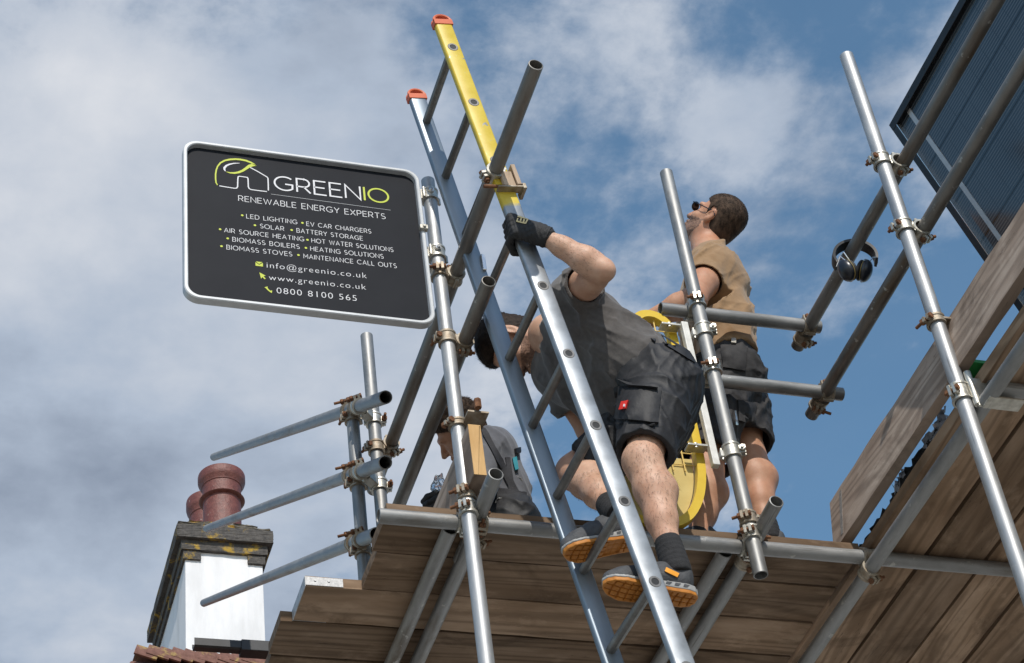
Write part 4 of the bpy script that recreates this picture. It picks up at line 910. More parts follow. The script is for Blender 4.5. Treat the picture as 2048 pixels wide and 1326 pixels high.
# ------------------------------------------------------------------ scraps in the gap of the right platform
def crumple(name, pts, wdt, m, label, cat, amp=.012, n=26, k=8):
    bm = bmesh.new(); rows = []
    for i in range(n+1):
        t_ = i/n*(len(pts)-1); j = min(int(t_), len(pts)-2); p = np.array(pts[j])*(1-(t_-j))+np.array(pts[j+1])*(t_-j)
        rows.append([bm.verts.new(p+np.array(wdt)*(q_/k-.5)+rng.normal(0, amp, 3)) for q_ in range(k+1)])
    for A, B in zip(rows[:-1], rows[1:]):
        for q_ in range(k): bm.faces.new((A[q_], A[q_+1], B[q_+1], B[q_]))
    return tag(obj(name, bm, m, None, True), label, cat)
M['netting'] = mat('black debris netting', (.010, .011, .013), .7, 0, (.03, .032, .036), 200)
M['film'] = mat('crumpled pale plastic film', (.30, .34, .42), .25, 0, (.62, .66, .74), 40, bump=.8)
crumple('netting_and_shade_sheet', [(3.13, 5.0, 5.43), (3.13, 4.75, 5.44), (3.12, 4.5, 5.45), (3.125, 4.24, 5.45)], (.0, .0, .05), M['netting'], 'black netting bunched in the gap beside the long toe board', 'netting', .006, 40, 5)
crumple('plastic_film', [(3.125, 4.60, 5.455), (3.115, 4.50, 5.46)], (.0, .0, .07), M['film'], 'crumpled pale plastic film in the gap, lower piece beside the black netting', 'plastic film', .006, 14, 6)
crumple('plastic_film', [(3.125, 4.36, 5.455), (3.115, 4.19, 5.46)], (.0, .0, .07), M['film'], 'crumpled pale plastic film in the gap, upper piece beside the right upright', 'plastic film', .006, 14, 6)
q0, q1 = on(2, 1945, 760, 5.45), on(2, 1966, 735, 5.45)
bm = bmesh.new(); box(bm, ((q0+q1)/2), (.05, .055, .006)); tag(obj('plastic_strip', bm, M['green'], None, False, None, .001), 'bright green plastic strip in the gap above the bracket', 'plastic strip')

# ------------------------------------------------------------------ figures: one smooth surface per body or garment
A_ = lambda v: np.asarray(v, np.float64)
def nz(v): v = A_(v); return v/np.linalg.norm(v)
class Field:
    """a signed distance grid that limbs are blended into, meshed with surface nets"""
    def __init__(s, lo, hi, h):
        s.h = h; s.lo = A_(lo); n = np.ceil((A_(hi)-s.lo)/h).astype(int)+1; s.n = n; s.d = np.full(n, .06, np.float32)
        s.ax = [(s.lo[i]+h*np.arange(n[i])).astype(np.float32) for i in range(3)]
    def win(s, lo, hi):
        i0 = np.maximum(0, np.floor((A_(lo)-s.lo)/s.h).astype(int)); i1 = np.minimum(s.n, np.ceil((A_(hi)-s.lo)/s.h).astype(int)+1)
        i1 = np.maximum(i1, i0); sl_ = tuple(slice(a, b) for a, b in zip(i0, i1))
        g = (s.ax[0][sl_[0]][:, None, None], s.ax[1][sl_[1]][None, :, None], s.ax[2][sl_[2]][None, None, :]); return sl_, g
    def mix(s, sl_, d, k, op='u'):
        c = s.d[sl_]
        if op == 'u':
            if k > 0: hh = np.maximum(k-np.abs(c-d), 0)/k; r = np.minimum(c, d)-hh*hh*k*.25
            else: r = np.minimum(c, d)
        else:       # cut away
            d = -d
            if k > 0: hh = np.maximum(k-np.abs(c-d), 0)/k; r = np.maximum(c, d)+hh*hh*k*.25
            else: r = np.maximum(c, d)
        s.d[sl_] = r
    def cap(s, a, b, ra, rb=None, k=.02, op='u', flat=None):
        a, b = A_(a), A_(b); rb = ra if rb is None else rb; m = max(ra, rb)+.065+k
        sl_, (X_, Y_, Z_) = s.win(np.minimum(a, b)-m, np.maximum(a, b)+m)
        if s.d[sl_].size == 0: return s
        ab = b-a; L2 = max(float(ab@ab), 1e-9)
        px, py, pz = X_-a[0], Y_-a[1], Z_-a[2]
        t = np.clip((px*ab[0]+py*ab[1]+pz*ab[2])/L2, 0, 1)
        qx, qy, qz = px-t*ab[0], py-t*ab[1], pz-t*ab[2]
        if flat is not None:     # squash: distances along this axis count more
            n_, f_ = nz(flat[0]), flat[1]; dd = qx*n_[0]+qy*n_[1]+qz*n_[2]
            d = np.sqrt(qx*qx+qy*qy+qz*qz+(f_*f_-1)*dd*dd)
        else: d = np.sqrt(qx*qx+qy*qy+qz*qz)
        s.mix(sl_, (d-(ra+(rb-ra)*t)).astype(np.float32), k, op); return s
    def chain(s, pts, rs, k=.02, flat=None):
        for i in range(len(pts)-1): s.cap(pts[i], pts[i+1], rs[i], rs[i+1], k, 'u', flat)
        return s
    def ell(s, c, axes, r, k=.015, op='u'):
        c = A_(c); m = max(r)+.065+k; sl_, (X_, Y_, Z_) = s.win(c-m, c+m)
        if s.d[sl_].size == 0: return s
        px, py, pz = X_-c[0], Y_-c[1], Z_-c[2]; k0 = 0; k1 = 0
        for a, rr in zip(axes, r):
            v = (px*a[0]+py*a[1]+pz*a[2])/rr; k0 = k0+v*v; k1 = k1+(v/rr)**2
        k0 = np.sqrt(k0); k1 = np.sqrt(k1)+1e-9
        s.mix(sl_, (k0*(k0-1)/k1).astype(np.float32), k, op); return s
    def rbox(s, c, axes, half, r, k=.006, op='u'):
        c = A_(c); m = float(np.linalg.norm(half))+.07+k; sl_, (X_, Y_, Z_) = s.win(c-m, c+m)
        if s.d[sl_].size == 0: return s
        px, py, pz = X_-c[0], Y_-c[1], Z_-c[2]; o = 0; i_ = -9
        for a, hh in zip(axes, half):
            q = np.abs(px*a[0]+py*a[1]+pz*a[2])-(hh-r); o = o+np.maximum(q, 0)**2; i_ = np.maximum(i_, q)
        s.mix(sl_, (np.sqrt(o)+np.minimum(i_, 0)-r).astype(np.float32), k, op); return s
    def grid(s): return s.ax[0][:, None, None], s.ax[1][None, :, None], s.ax[2][None, None, :]
    def plane(s, p, n, keep='below', k=0):
        """drop all that lies beyond the plane"""
        n = nz(n); X_, Y_, Z_ = s.grid(); d = (X_-p[0])*n[0]+(Y_-p[1])*n[1]+(Z_-p[2])*n[2]
        s.d = np.maximum(s.d, d.astype(np.float32)); return s
    def disp(s, fn): s.d = s.d+fn(*s.grid()).astype(np.float32); return s
    def copy(s):
        o = Field.__new__(Field); o.h, o.lo, o.n, o.ax = s.h, s.lo, s.n, s.ax; o.d = s.d.copy(); return o
    def mesh(s, name):
        d = s.d; ins = d < 0
        c = [ins[i:ins.shape[0]-1+i, j:ins.shape[1]-1+j, k:ins.shape[2]-1+k] for i in (0, 1) for j in (0, 1) for k in (0, 1)]
        al = c[0].copy(); an = c[0].copy()
        for q in c[1:]: al &= q; an |= q
        act = an & ~al; idx = np.argwhere(act); N_ = len(idx)
        im = np.full(act.shape, -1, np.int32); im[act] = np.arange(N_)
        off = [(i, j, k) for i in (0, 1) for j in (0, 1) for k in (0, 1)]
        val = np.stack([d[idx[:, 0]+o[0], idx[:, 1]+o[1], idx[:, 2]+o[2]] for o in off], 1)
        acc = np.zeros((N_, 3)); cnt = np.zeros(N_)
        for a in range(8):
            for ax_ in range(3):
                if off[a][ax_] == 0:
                    b = a+(4, 2, 1)[ax_]; va, vb = val[:, a], val[:, b]; m = (va < 0) != (vb < 0); t = np.where(m, va/np.where(m, va-vb, 1), 0)
                    p = np.tile(A_(off[a]), (N_, 1)); p[:, ax_] += t; acc[m] += p[m]; cnt[m] += 1
        V = s.lo+(idx+acc/cnt[:, None])*s.h
        Q = []
        for ax_ in range(3):
            i0 = [slice(1, -1)]*3; a_, b_ = list(i0), list(i0); a_[ax_] = slice(0, -1); b_[ax_] = slice(1, None)
            A, B = ins[tuple(a_)], ins[tuple(b_)]; e = np.argwhere(A != B); inside = A[tuple(e.T)]
            e = e+1; e[:, ax_] -= 1; u, v = (ax_+1) % 3, (ax_+2) % 3
            def g(du, dv): q = e.copy(); q[:, u] -= du; q[:, v] -= dv; return im[q[:, 0], q[:, 1], q[:, 2]]
            q4 = np.stack([g(1, 1), g(0, 1), g(0, 0), g(1, 0)], 1); q4[~inside] = q4[~inside][:, ::-1]; Q.append(q4)
        Q = np.concatenate(Q); Q = Q[(Q >= 0).all(1)]
        lab = np.arange(N_)
        for _ in range(400):
            m_ = lab[Q].min(1); new = lab.copy(); np.minimum.at(new, Q.ravel(), np.repeat(m_, 4)); new = new[new]
            if (new == lab).all(): break
            lab = new
        ct = np.bincount(lab, minlength=N_); ok = ct[lab] > .04*N_     # drop crumbs
        Q = Q[ok[Q].all(1)]; re_ = np.cumsum(ok)-1; V = V[ok]; Q = re_[Q]
        me = bpy.data.meshes.new(name); me.vertices.add(len(V)); me.vertices.foreach_set('co', V.astype('f').ravel())
        me.loops.add(Q.size); me.loops.foreach_set('vertex_index', Q.ravel().astype('i')); me.polygons.add(len(Q))
        me.polygons.foreach_set('loop_start', (np.arange(len(Q))*4).astype('i')); me.polygons.foreach_set('loop_total', np.full(len(Q), 4, 'i')); me.update(calc_edges=True)
        return me
    def put(s, name, m, parent, label=None):
        o = link_mesh(name, s.mesh(name), M[m], None, True); adopt(o, parent)
        if label: o['label'] = label
        return o
def wrinkle(seed, wl, amp, axis=None, stretch=6.0, sharp=1.35):
    """folds in cloth: a few warped ridges that run along an axis and die away in places"""
    r_ = np.random.default_rng(seed); ks = []
    for i in range(4):
        v = r_.normal(size=3); v /= np.linalg.norm(v)
        if axis is not None: a = nz(axis); v = v-a*(v@a)*(1-1/stretch); v /= np.linalg.norm(v)
        ks.append((v*2*math.pi/wl*r_.uniform(.7, 1.25), r_.uniform(0, 6.28), r_.normal(size=3)*2*math.pi/wl*.16, r_.uniform(0, 6.28), r_.normal(size=3)*2*math.pi/wl*.22, r_.uniform(0, 6.28)))
    def fn(X_, Y_, Z_):
        t = 0
        for k, p, k2, p2, k3, p3_ in ks:
            w_ = np.sin(X_*k2[0]+Y_*k2[1]+Z_*k2[2]+p2); m_ = np.clip(.35+.8*np.sin(X_*k3[0]+Y_*k3[1]+Z_*k3[2]+p3_), 0, 1)
            t = t+m_*(1-np.abs(np.sin(.5*(X_*k[0]+Y_*k[1]+Z_*k[2]+p+2.2*w_))))**sharp
        return -(t*.40-.20)*amp
    return fn
def fuzz(seed, wl, amp):
    r_ = np.random.default_rng(seed); ks = [(r_.normal(size=3)*2*math.pi/wl, r_.uniform(0, 6.28)) for _ in range(7)]
    def fn(X_, Y_, Z_):
        t = 0
        for k, p in ks: t = t+np.sin(X_*k[0]+Y_*k[1]+Z_*k[2]+p)
        return t/7*amp*2
    return fn
def body_hair(o, parent, m, keep, along, n, L_, wd, seed):
    me = o.data; nv = len(me.vertices); co = np.empty(nv*3, 'f'); me.vertices.foreach_get('co', co); co = co.reshape(-1, 3).astype(float); no = np.empty(nv*3, 'f'); me.vertices.foreach_get('normal', no); no = no.reshape(-1, 3).astype(float)
    co = co+A_(world_of(o).translation); idx = np.where(keep(co))[0]
    if not len(idx): return
    r_ = np.random.default_rng(seed); i_ = r_.choice(idx, n); p = co[i_]+r_.normal(0, .0015, (n, 3)); nn = no[i_]
    fl = along+r_.normal(0, .45, (n, 3)); fl = fl-nn*(fl*nn).sum(1)[:, None]; fl /= np.linalg.norm(fl, axis=1)[:, None]; ll = (L_*r_.uniform(.5, 1.2, n))[:, None]
    sd = np.cross(nn, fl)*wd; m_ = p+(fl*.8+nn*.35)*ll*.5; t_ = m_+(fl*.95+nn*.1)*ll*.5
    V = np.stack([p-sd, p+sd, m_+sd*.8, m_-sd*.8, t_], 1).reshape(-1, 3); b_ = 5*np.arange(n)
    fs = [(a, a+1, a+2, a+3) for a in b_]+[(a+3, a+2, a+4) for a in b_]
    me2 = bpy.data.meshes.new('body_hair'); me2.from_pydata(V.tolist(), [], fs); k = link_mesh('body_hair', me2, M[m]); adopt(k, parent); k['kind'] = 'stuff'; return k
class Head:
    def __init__(s, c, f, u, sc=1.0):
        s.c = A_(c); s.f = nz(f); u = A_(u); s.u = nz(u-s.f*(u@s.f)); s.s = np.cross(s.u, s.f); s.k = sc
    def p(s, f, u, l=0): return s.c+(s.f*f+s.u*u+s.s*l)*s.k
    @property
    def ax(s): return (s.f, s.s, s.u)
    def add(s, F_):
        k = s.k
        F_.ell(s.p(-.016, .035), s.ax, (.098*k, .077*k, .088*k), .02)
        F_.ell(s.p(.028, -.035), s.ax, (.068*k, .060*k, .082*k), .03)
        F_.cap(s.p(.0, -.062, .045), s.p(.062, -.098, .018), .020*k, .018*k, .03); F_.cap(s.p(.0, -.062, -.045), s.p(.062, -.098, -.018), .020*k, .018*k, .03)
        F_.ell(s.p(.076, -.100), s.ax, (.020*k, .024*k, .018*k), .02)
        F_.cap(s.p(.080, .026, .040), s.p(.088, .024, 0), .012*k, .011*k, .012); F_.cap(s.p(.080, .026, -.040), s.p(.088, .024, 0), .012*k, .011*k, .012)
        for g in (1, -1):
            F_.ell(s.p(.100, .004, g*.033), s.ax, (.014*k, .017*k, .012*k), .010, 'c')
            F_.ell(s.p(.062, -.028, g*.044), s.ax, (.022*k, .020*k, .020*k), .02)
        F_.chain([s.p(.092, .012), s.p(.108, -.018), s.p(.118, -.034)], [.008*k, .010*k, .0125*k], .008)
        F_.cap(s.p(.104, -.036, .010), s.p(.104, -.036, -.010), .009*k, .009*k, .006)
        F_.cap(s.p(.097, -.062, .018), s.p(.097, -.062, -.018), .0075*k, .0075*k, .006); F_.cap(s.p(.096, -.074, .015), s.p(.096, -.074, -.015), .0085*k, .0085*k, .006)
        F_.cap(s.p(.107, -.0675, .02), s.p(.107, -.0675, -.02), .0035*k, .0035*k, .004, 'c')
        for g in (1, -1):
            e1_ = nz(s.u*.95-s.f*.25); e2_ = nz(np.cross(e1_, s.s*g+s.f*-.35)); e3_ = np.cross(e1_, e2_)
            c_ = s.p(-.012, -.002, g*.080)
            F_.ell(c_, (e1_, e2_, e3_), (.034*k, .019*k, .0075*k), .006)
            F_.ell(s.p(-.008, .002, g*.089), (e1_, e2_, e3_), (.021*k, .010*k, .007*k), .005, 'c')
            F_.ell(s.p(-.004, -.030, g*.077), s.ax, (.009*k, .006*k, .010*k), .006)
        return F_
    def local(s, X_, Y_, Z_):
        x, y, z = (X_-s.c[0])/s.k, (Y_-s.c[1])/s.k, (Z_-s.c[2])/s.k
        return (x*s.f[0]+y*s.f[1]+z*s.f[2], x*s.u[0]+y*s.u[1]+z*s.u[2], x*s.s[0]+y*s.s[1]+z*s.s[2])
    def hair(s, m, parent, top=.010, side=.004, seed=1, nape=-.055, h=.0028):
        r_ = .15*s.k; F_ = Field(s.c-r_, s.c+r_, h); k = s.k
        F_.ell(s.p(-.016, .035), s.ax, (.098*k, .077*k, .088*k), .02); F_.ell(s.p(-.03, -.02), s.ax, (.075*k, .062*k, .075*k), .02)
        X_, Y_, Z_ = F_.grid(); f_, u_, l_ = s.local(X_, Y_, Z_)
        thick = side+(top-side)*np.clip((u_-.03)/.06, 0, 1)
        F_.d = F_.d-(thick*k).astype(np.float32)
        F_.disp(fuzz(seed+1, .022, .0014 if top > .014 else .0003))
        # hairline: forehead, temples, round the ear, nape
        line = np.where(f_ > -.015, .048+.25*np.clip(f_-.02, 0, 1)+.25*np.maximum(0, f_-.06)-.5*np.clip(np.abs(l_)-.06, 0, .02)-np.clip(.012-np.abs(f_-.018), 0, .012)*4.2*(np.abs(l_) > .058), nape+np.clip((f_+.03)/.02, 0, 1)*(.012-nape))
        F_.d = np.maximum(F_.d, ((line-u_)*k*.8).astype(np.float32)); o = F_.put('hair', m, parent)
        s.strands(o, seed, lambda h_: np.interp(h_, [-.05, .03, .08], [side*1.2, side*1.6+.002, top*1.15]), 9500); return o
    def strands(s, o, seed, lenf, n, wd=.0005, lift=.24):
        me = o.data; nv = len(me.vertices); co = np.empty(nv*3, 'f'); me.vertices.foreach_get('co', co); co = co.reshape(-1, 3).astype(float); no = np.empty(nv*3, 'f'); me.vertices.foreach_get('normal', no); no = no.reshape(-1, 3).astype(float)
        q4 = np.empty(len(me.polygons)*4, 'i'); me.polygons.foreach_get('vertices', q4); q4 = q4.reshape(-1, 4)
        r_ = np.random.default_rng(seed+77); i_ = r_.integers(0, nv, n); p = co[i_]; nn = no[i_]
        rel = (p-s.c)/s.k; hh = rel@s.u; ff = rel@s.f
        flow = -s.u*np.clip(.9-9*hh, -.1, .9)[:, None]-s.f*np.clip(.9, 0, 1)+s.s*.25+r_.normal(0, .35, (n, 3))
        flow = flow-nn*(flow*nn).sum(1)[:, None]; flow /= np.linalg.norm(flow, axis=1)[:, None]
        L_ = (lenf(hh)*r_.uniform(.55, 1.15, n))[:, None]; d = flow*(1-lift)+nn*lift; sd = np.cross(nn, flow)*wd
        p = p-nn*.001; m_ = p+d*L_*.55; t_ = p+(d*.9+flow*.25)*L_
        V2 = np.stack([p-sd, p+sd, m_-sd*.8, m_+sd*.8, t_-sd*.25, t_+sd*.25], 1).reshape(-1, 3); b_ = nv+6*np.arange(n)[:, None]
        q2 = np.concatenate([b_+np.array([[0, 1, 3, 2]]), b_+np.array([[2, 3, 5, 4]])]); Qa = np.concatenate([q4, q2]).astype('i'); Va = np.concatenate([co, V2])
        m2 = bpy.data.meshes.new(o.name); m2.vertices.add(len(Va)); m2.vertices.foreach_set('co', Va.astype('f').ravel()); m2.loops.add(Qa.size); m2.loops.foreach_set('vertex_index', Qa.ravel()); m2.polygons.add(len(Qa))
        m2.polygons.foreach_set('loop_start', (np.arange(len(Qa))*4).astype('i')); m2.polygons.foreach_set('loop_total', np.full(len(Qa), 4, 'i')); m2.update(calc_edges=True); m2.materials.append(me.materials[0]); m2.polygons.foreach_set('use_smooth', np.ones(len(Qa), bool)); o.data = m2
    def beard(s, m, parent, seed=5, h=.0028, off=.0018):
        r_ = .15*s.k; F_ = Field(s.c-r_, s.c+r_, h); s.add(F_); X_, Y_, Z_ = F_.grid(); f_, u_, l_ = s.local(X_, Y_, Z_)
        F_.d = F_.d-off*s.k; F_.disp(fuzz(seed, .018, .0008))
        cut = np.maximum(u_+.036-.22*np.maximum(0, .05-f_), -(f_-.006+.1*(u_+.05)))      # below the cheek line, in front of the ear
        cut = np.maximum(cut, -(u_+.125)); cut = np.maximum(cut, .013-np.sqrt((u_+.068)**2*1.6+(l_*.55)**2+np.minimum(0, f_-.085)**2))
        F_.d = np.maximum(F_.d, (cut*s.k).astype(np.float32)); o = F_.put('beard', m, parent); s.strands(o, seed, lambda h_: np.full_like(h_, .0045), 1800, .0006, .5); return o
def on_surface(o, pts_px, nu, nv, lift, thick, name, m, parent, bulge=0):
    """a patch of cloth laid on a garment, its four corners given as seen in the photograph"""
    me = o.data; n = len(me.vertices); v = np.empty(n*3, 'f'); me.vertices.foreach_get('co', v); v = v.reshape(-1, 3)
    mw = world_of(o); bt = BVHTree.FromPolygons([mw @ Vector(k) for k in v], [tuple(p.vertices) for p in me.polygons])
    bm = bmesh.new(); up_, lo_ = [], []; last = None
    for j in range(nv+1):
        for i in range(nu+1):
            a, b = i/nu, j/nv
            p = (A_(pts_px[0])*(1-a)+A_(pts_px[1])*a)*(1-b)+(A_(pts_px[3])*(1-a)+A_(pts_px[2])*a)*b
            d_ = Vector(ray(*p)).normalized(); h_ = bt.ray_cast(Vector(CC), d_, 40)
            if h_[0] is None: q, nn = last if last else (Vector(P(p[0], p[1], 4.4)), -d_)
            else: q, nn = h_[0], h_[1]
            if nn.dot(d_) > 0: nn = -nn
            nn = (nn*.5-d_*.5).normalized(); last = (q, nn); bu = bulge*math.sin(math.pi*a)**.5*math.sin(math.pi*b)**.5 if bulge else 0
            up_.append(bm.verts.new(q+nn*(lift+thick+bu))); lo_.append(bm.verts.new(q-nn*.004))
    W_ = nu+1
    for j in range(nv):
        for i in range(nu): k = j*W_+i; bm.faces.new((up_[k], up_[k+1], up_[k+W_+1], up_[k+W_]))
    per = [i for i in range(nu+1)]+[j*W_+nu for j in range(1, nv+1)]+[nv*W_+i for i in range(nu-1, -1, -1)]+[j*W_ for j in range(nv-1, 0, -1)]
    for a, b in zip(per, per[1:]+per[:1]): bm.faces.new((up_[a], lo_[a], lo_[b], up_[b]))
    return obj(name, bm, m, parent, True)
def shoe(heel, toe, up, parent, tread=True, tag_px=None):
    heel, toe = A_(heel), A_(toe); f = nz(toe-heel); L_ = float(np.linalg.norm(toe-heel)); u = A_(up); u = nz(u-f*(u@f)); s = np.cross(u, f)
    h = .0026; lo, hi = A_((-.02, -.065, -.012)), A_((L_+.02, .065, .125)); k = L_/.27
    def hw(x):      # half width of the sole along its length
        t = x/L_; return np.interp(t, [0, .04, .12, .30, .48, .66, .80, .92, .98, 1.0], [.012, .026, .033, .033, .036, .044, .045, .034, .018, .004])*k
    def spring(x): return .055*np.maximum(0, x/L_-.74)**1.4*1.3*k+.02*np.maximum(0, .08-x/L_)
    def base():
        F_ = Field(lo, hi, h); X_, Y_, Z_ = F_.grid(); return F_, X_, Y_, Z_
    mt = frame_xyz(heel, f, s, u)
    grp = bpy.data.objects.new('shoe', None)
    F_, X_, Y_, Z_ = base(); w_ = hw(X_); zz = Z_-spring(X_)
    side = np.abs(Y_)-w_+0*Z_; side = np.maximum(side, np.maximum(-X_, X_-L_)+0*Z_)
    out = np.maximum(side, np.maximum(-zz, zz-.013)); 
    if tread:
        gx = np.abs(((X_+.10*np.abs(Y_))/.0235) % 1-.5); gy = np.abs((Y_/.021+.5) % 1-.5)
        gr = np.minimum((.5-gx)*.0235-.0022, (.5-gy)*.021-.0020)        # grooves between the lugs
        rim = side+.0062
        cutg = np.maximum(np.maximum(gr+0*Z_, zz-.0075), rim); arch = np.maximum(np.maximum(np.abs(X_-.40*L_)-.030+0*Y_, zz-.0055), rim)
        out = np.maximum(out, -np.minimum(cutg, arch))
    F_.d = out.astype(np.float32)
    def place(F_, nm, m):
        me = F_.mesh(nm); o = link_mesh(nm, me, M[m], None, True); o.matrix_world = mt; return o
    F2, X_, Y_, Z_ = base(); w_ = hw(X_); zz = Z_-spring(X_); top = .034-.012*np.clip((X_/L_-.3)/.35, 0, 1)
    sd2 = np.maximum(np.abs(Y_)-w_-.001+.10*np.maximum(0, .02-zz)+0*Z_, np.maximum(-X_-.003, X_-L_-.001)+0*Z_)
    F2.d = np.maximum(sd2, np.maximum(.0132-zz, zz-top)).astype(np.float32)
    # slanted dark windows in the heel side
    F3 = Field(lo, hi, h)
    F3.chain([(.040*k, 0, .055), (.095*k, 0, .060), (.150*k, 0, .055), (.205*k, 0, .040), (.243*k, 0, .036)], [.034*k, .033*k, .035*k, .032*k, .023*k], .03)
    F3.chain([(.215*k, .012, .032), (.235*k, -.006, .032)], [.026*k, .024*k], .02)
    F3.chain([(.035*k, 0, .085), (.052*k, 0, .105)], [.033*k, .034*k], .02); F3.chain([(.098*k, 0, .072), (.095*k, 0, .092)], [.032*k, .026*k], .02)
    X_, Y_, Z_ = F3.grid(); F3.d = np.maximum(F3.d, (.020+spring(X_)-Z_).astype(np.float32)+0*F3.d); F3.cap((.062*k, 0, .10), (.072*k, 0, .2), .026*k, .03*k, .004, 'c'); F3.disp(wrinkle(9, .05, .004, (0, 1, 0)))
    up_o = place(F3, 'shoe', 'shoe'); adopt(up_o, parent)
    mid = place(F2, 'midsole', 'shoe_trim'); adopt(mid, up_o); so_ = place(F_, 'sole', 'shoe_sole'); adopt(so_, up_o)
    bm = bmesh.new()
    for g in (1, -1):
        for q in range(4):
            x_ = (.03+.026*q)*k; yw = g*(float(hw(np.array([x_+.006]))[0])+.0022)
            v = [bm.verts.new((a, yw, b)) for a, b in ((x_, .029), (x_+.017, .029), (x_+.022, .019), (x_+.009, .019))]; bm.faces.new(v)
    adopt(obj('sole_window', bm, M['shoe'], None, False, mt), mid)
    bm = bmesh.new()
    for q in range(5):
        x_ = (.105+.018*q)*k; zt2 = (.093-.0085*q); pts = [(x_, yy, zt2-.5*yy*yy/.028) for yy in np.linspace(-.026, .026, 9)]
        sweep(bm, pts, .0026, 6)
    adopt(obj('laces', bm, M['shoe'], None, True, mt), up_o)
    return up_o, mt, k
def limb_sock(a, b, r0, r1, parent, seed):
    a, b = A_(a), A_(b); m = .09; F_ = Field(np.minimum(a, b)-m, np.maximum(a, b)+m, .003); F_.cap(a, b, r0, r1); d = nz(b-a)
    ringf = lambda X_, Y_, Z_: -.0005*np.sin(2*math.pi*((X_-a[0])*d[0]+(Y_-a[1])*d[1]+(Z_-a[2])*d[2])/.017)
    F_.disp(ringf); F_.plane(b+d*.02, d); return F_.put('sock', 'sock', parent)
def finger_hand(F_, wr, kn, side, nrm, r=.0095, curl=1.0, thumb=1, L_=.075):
    """palm and five bent fingers: wr wrist, kn middle knuckle, side towards the index finger, nrm out of the back of the hand"""
    wr, kn = A_(wr), A_(kn); fd_ = nz(kn-wr); sd = A_(side); sd = nz(sd-fd_*(sd@fd_)); nr = A_(nrm); nr = nz(nr-fd_*(nr@fd_)-sd*(nr@sd))
    for q in (-.026, -.009, .009, .026): F_.cap(wr+sd*q*.6, kn+sd*q*1.05-fd_*.006, .016, .0135, .012, 'u', (nr, 1.25))
    for q, l_ in ((.030, .92), (.010, 1.0), (-.011, .95), (-.031, .76)):
        a = kn+sd*q; ang = 0; pts = [a-fd_*.01]; p = a
        for seg, bend in ((.44, .55), (.32, .95), (.24, .8)):
            ang += bend*curl; p = p+(fd_*math.cos(ang)-nr*math.sin(ang))*L_*l_*seg; pts.append(p)
        F_.chain(pts, [r*1.12, r*1.05, r*.98, r*.86], .003)
    if thumb:
        b = wr+fd_*.025+sd*.022; p1 = b+(fd_*.6+sd*.75-nr*.3)*.035; p2 = p1+(fd_*.85+sd*.15-nr*.5)*.03; p3 = p2+(fd_*.7-sd*.25-nr*.6)*.024
        F_.chain([b, p1, p2, p3], [r*1.35, r*1.25, r*1.1, r*.95], .006)

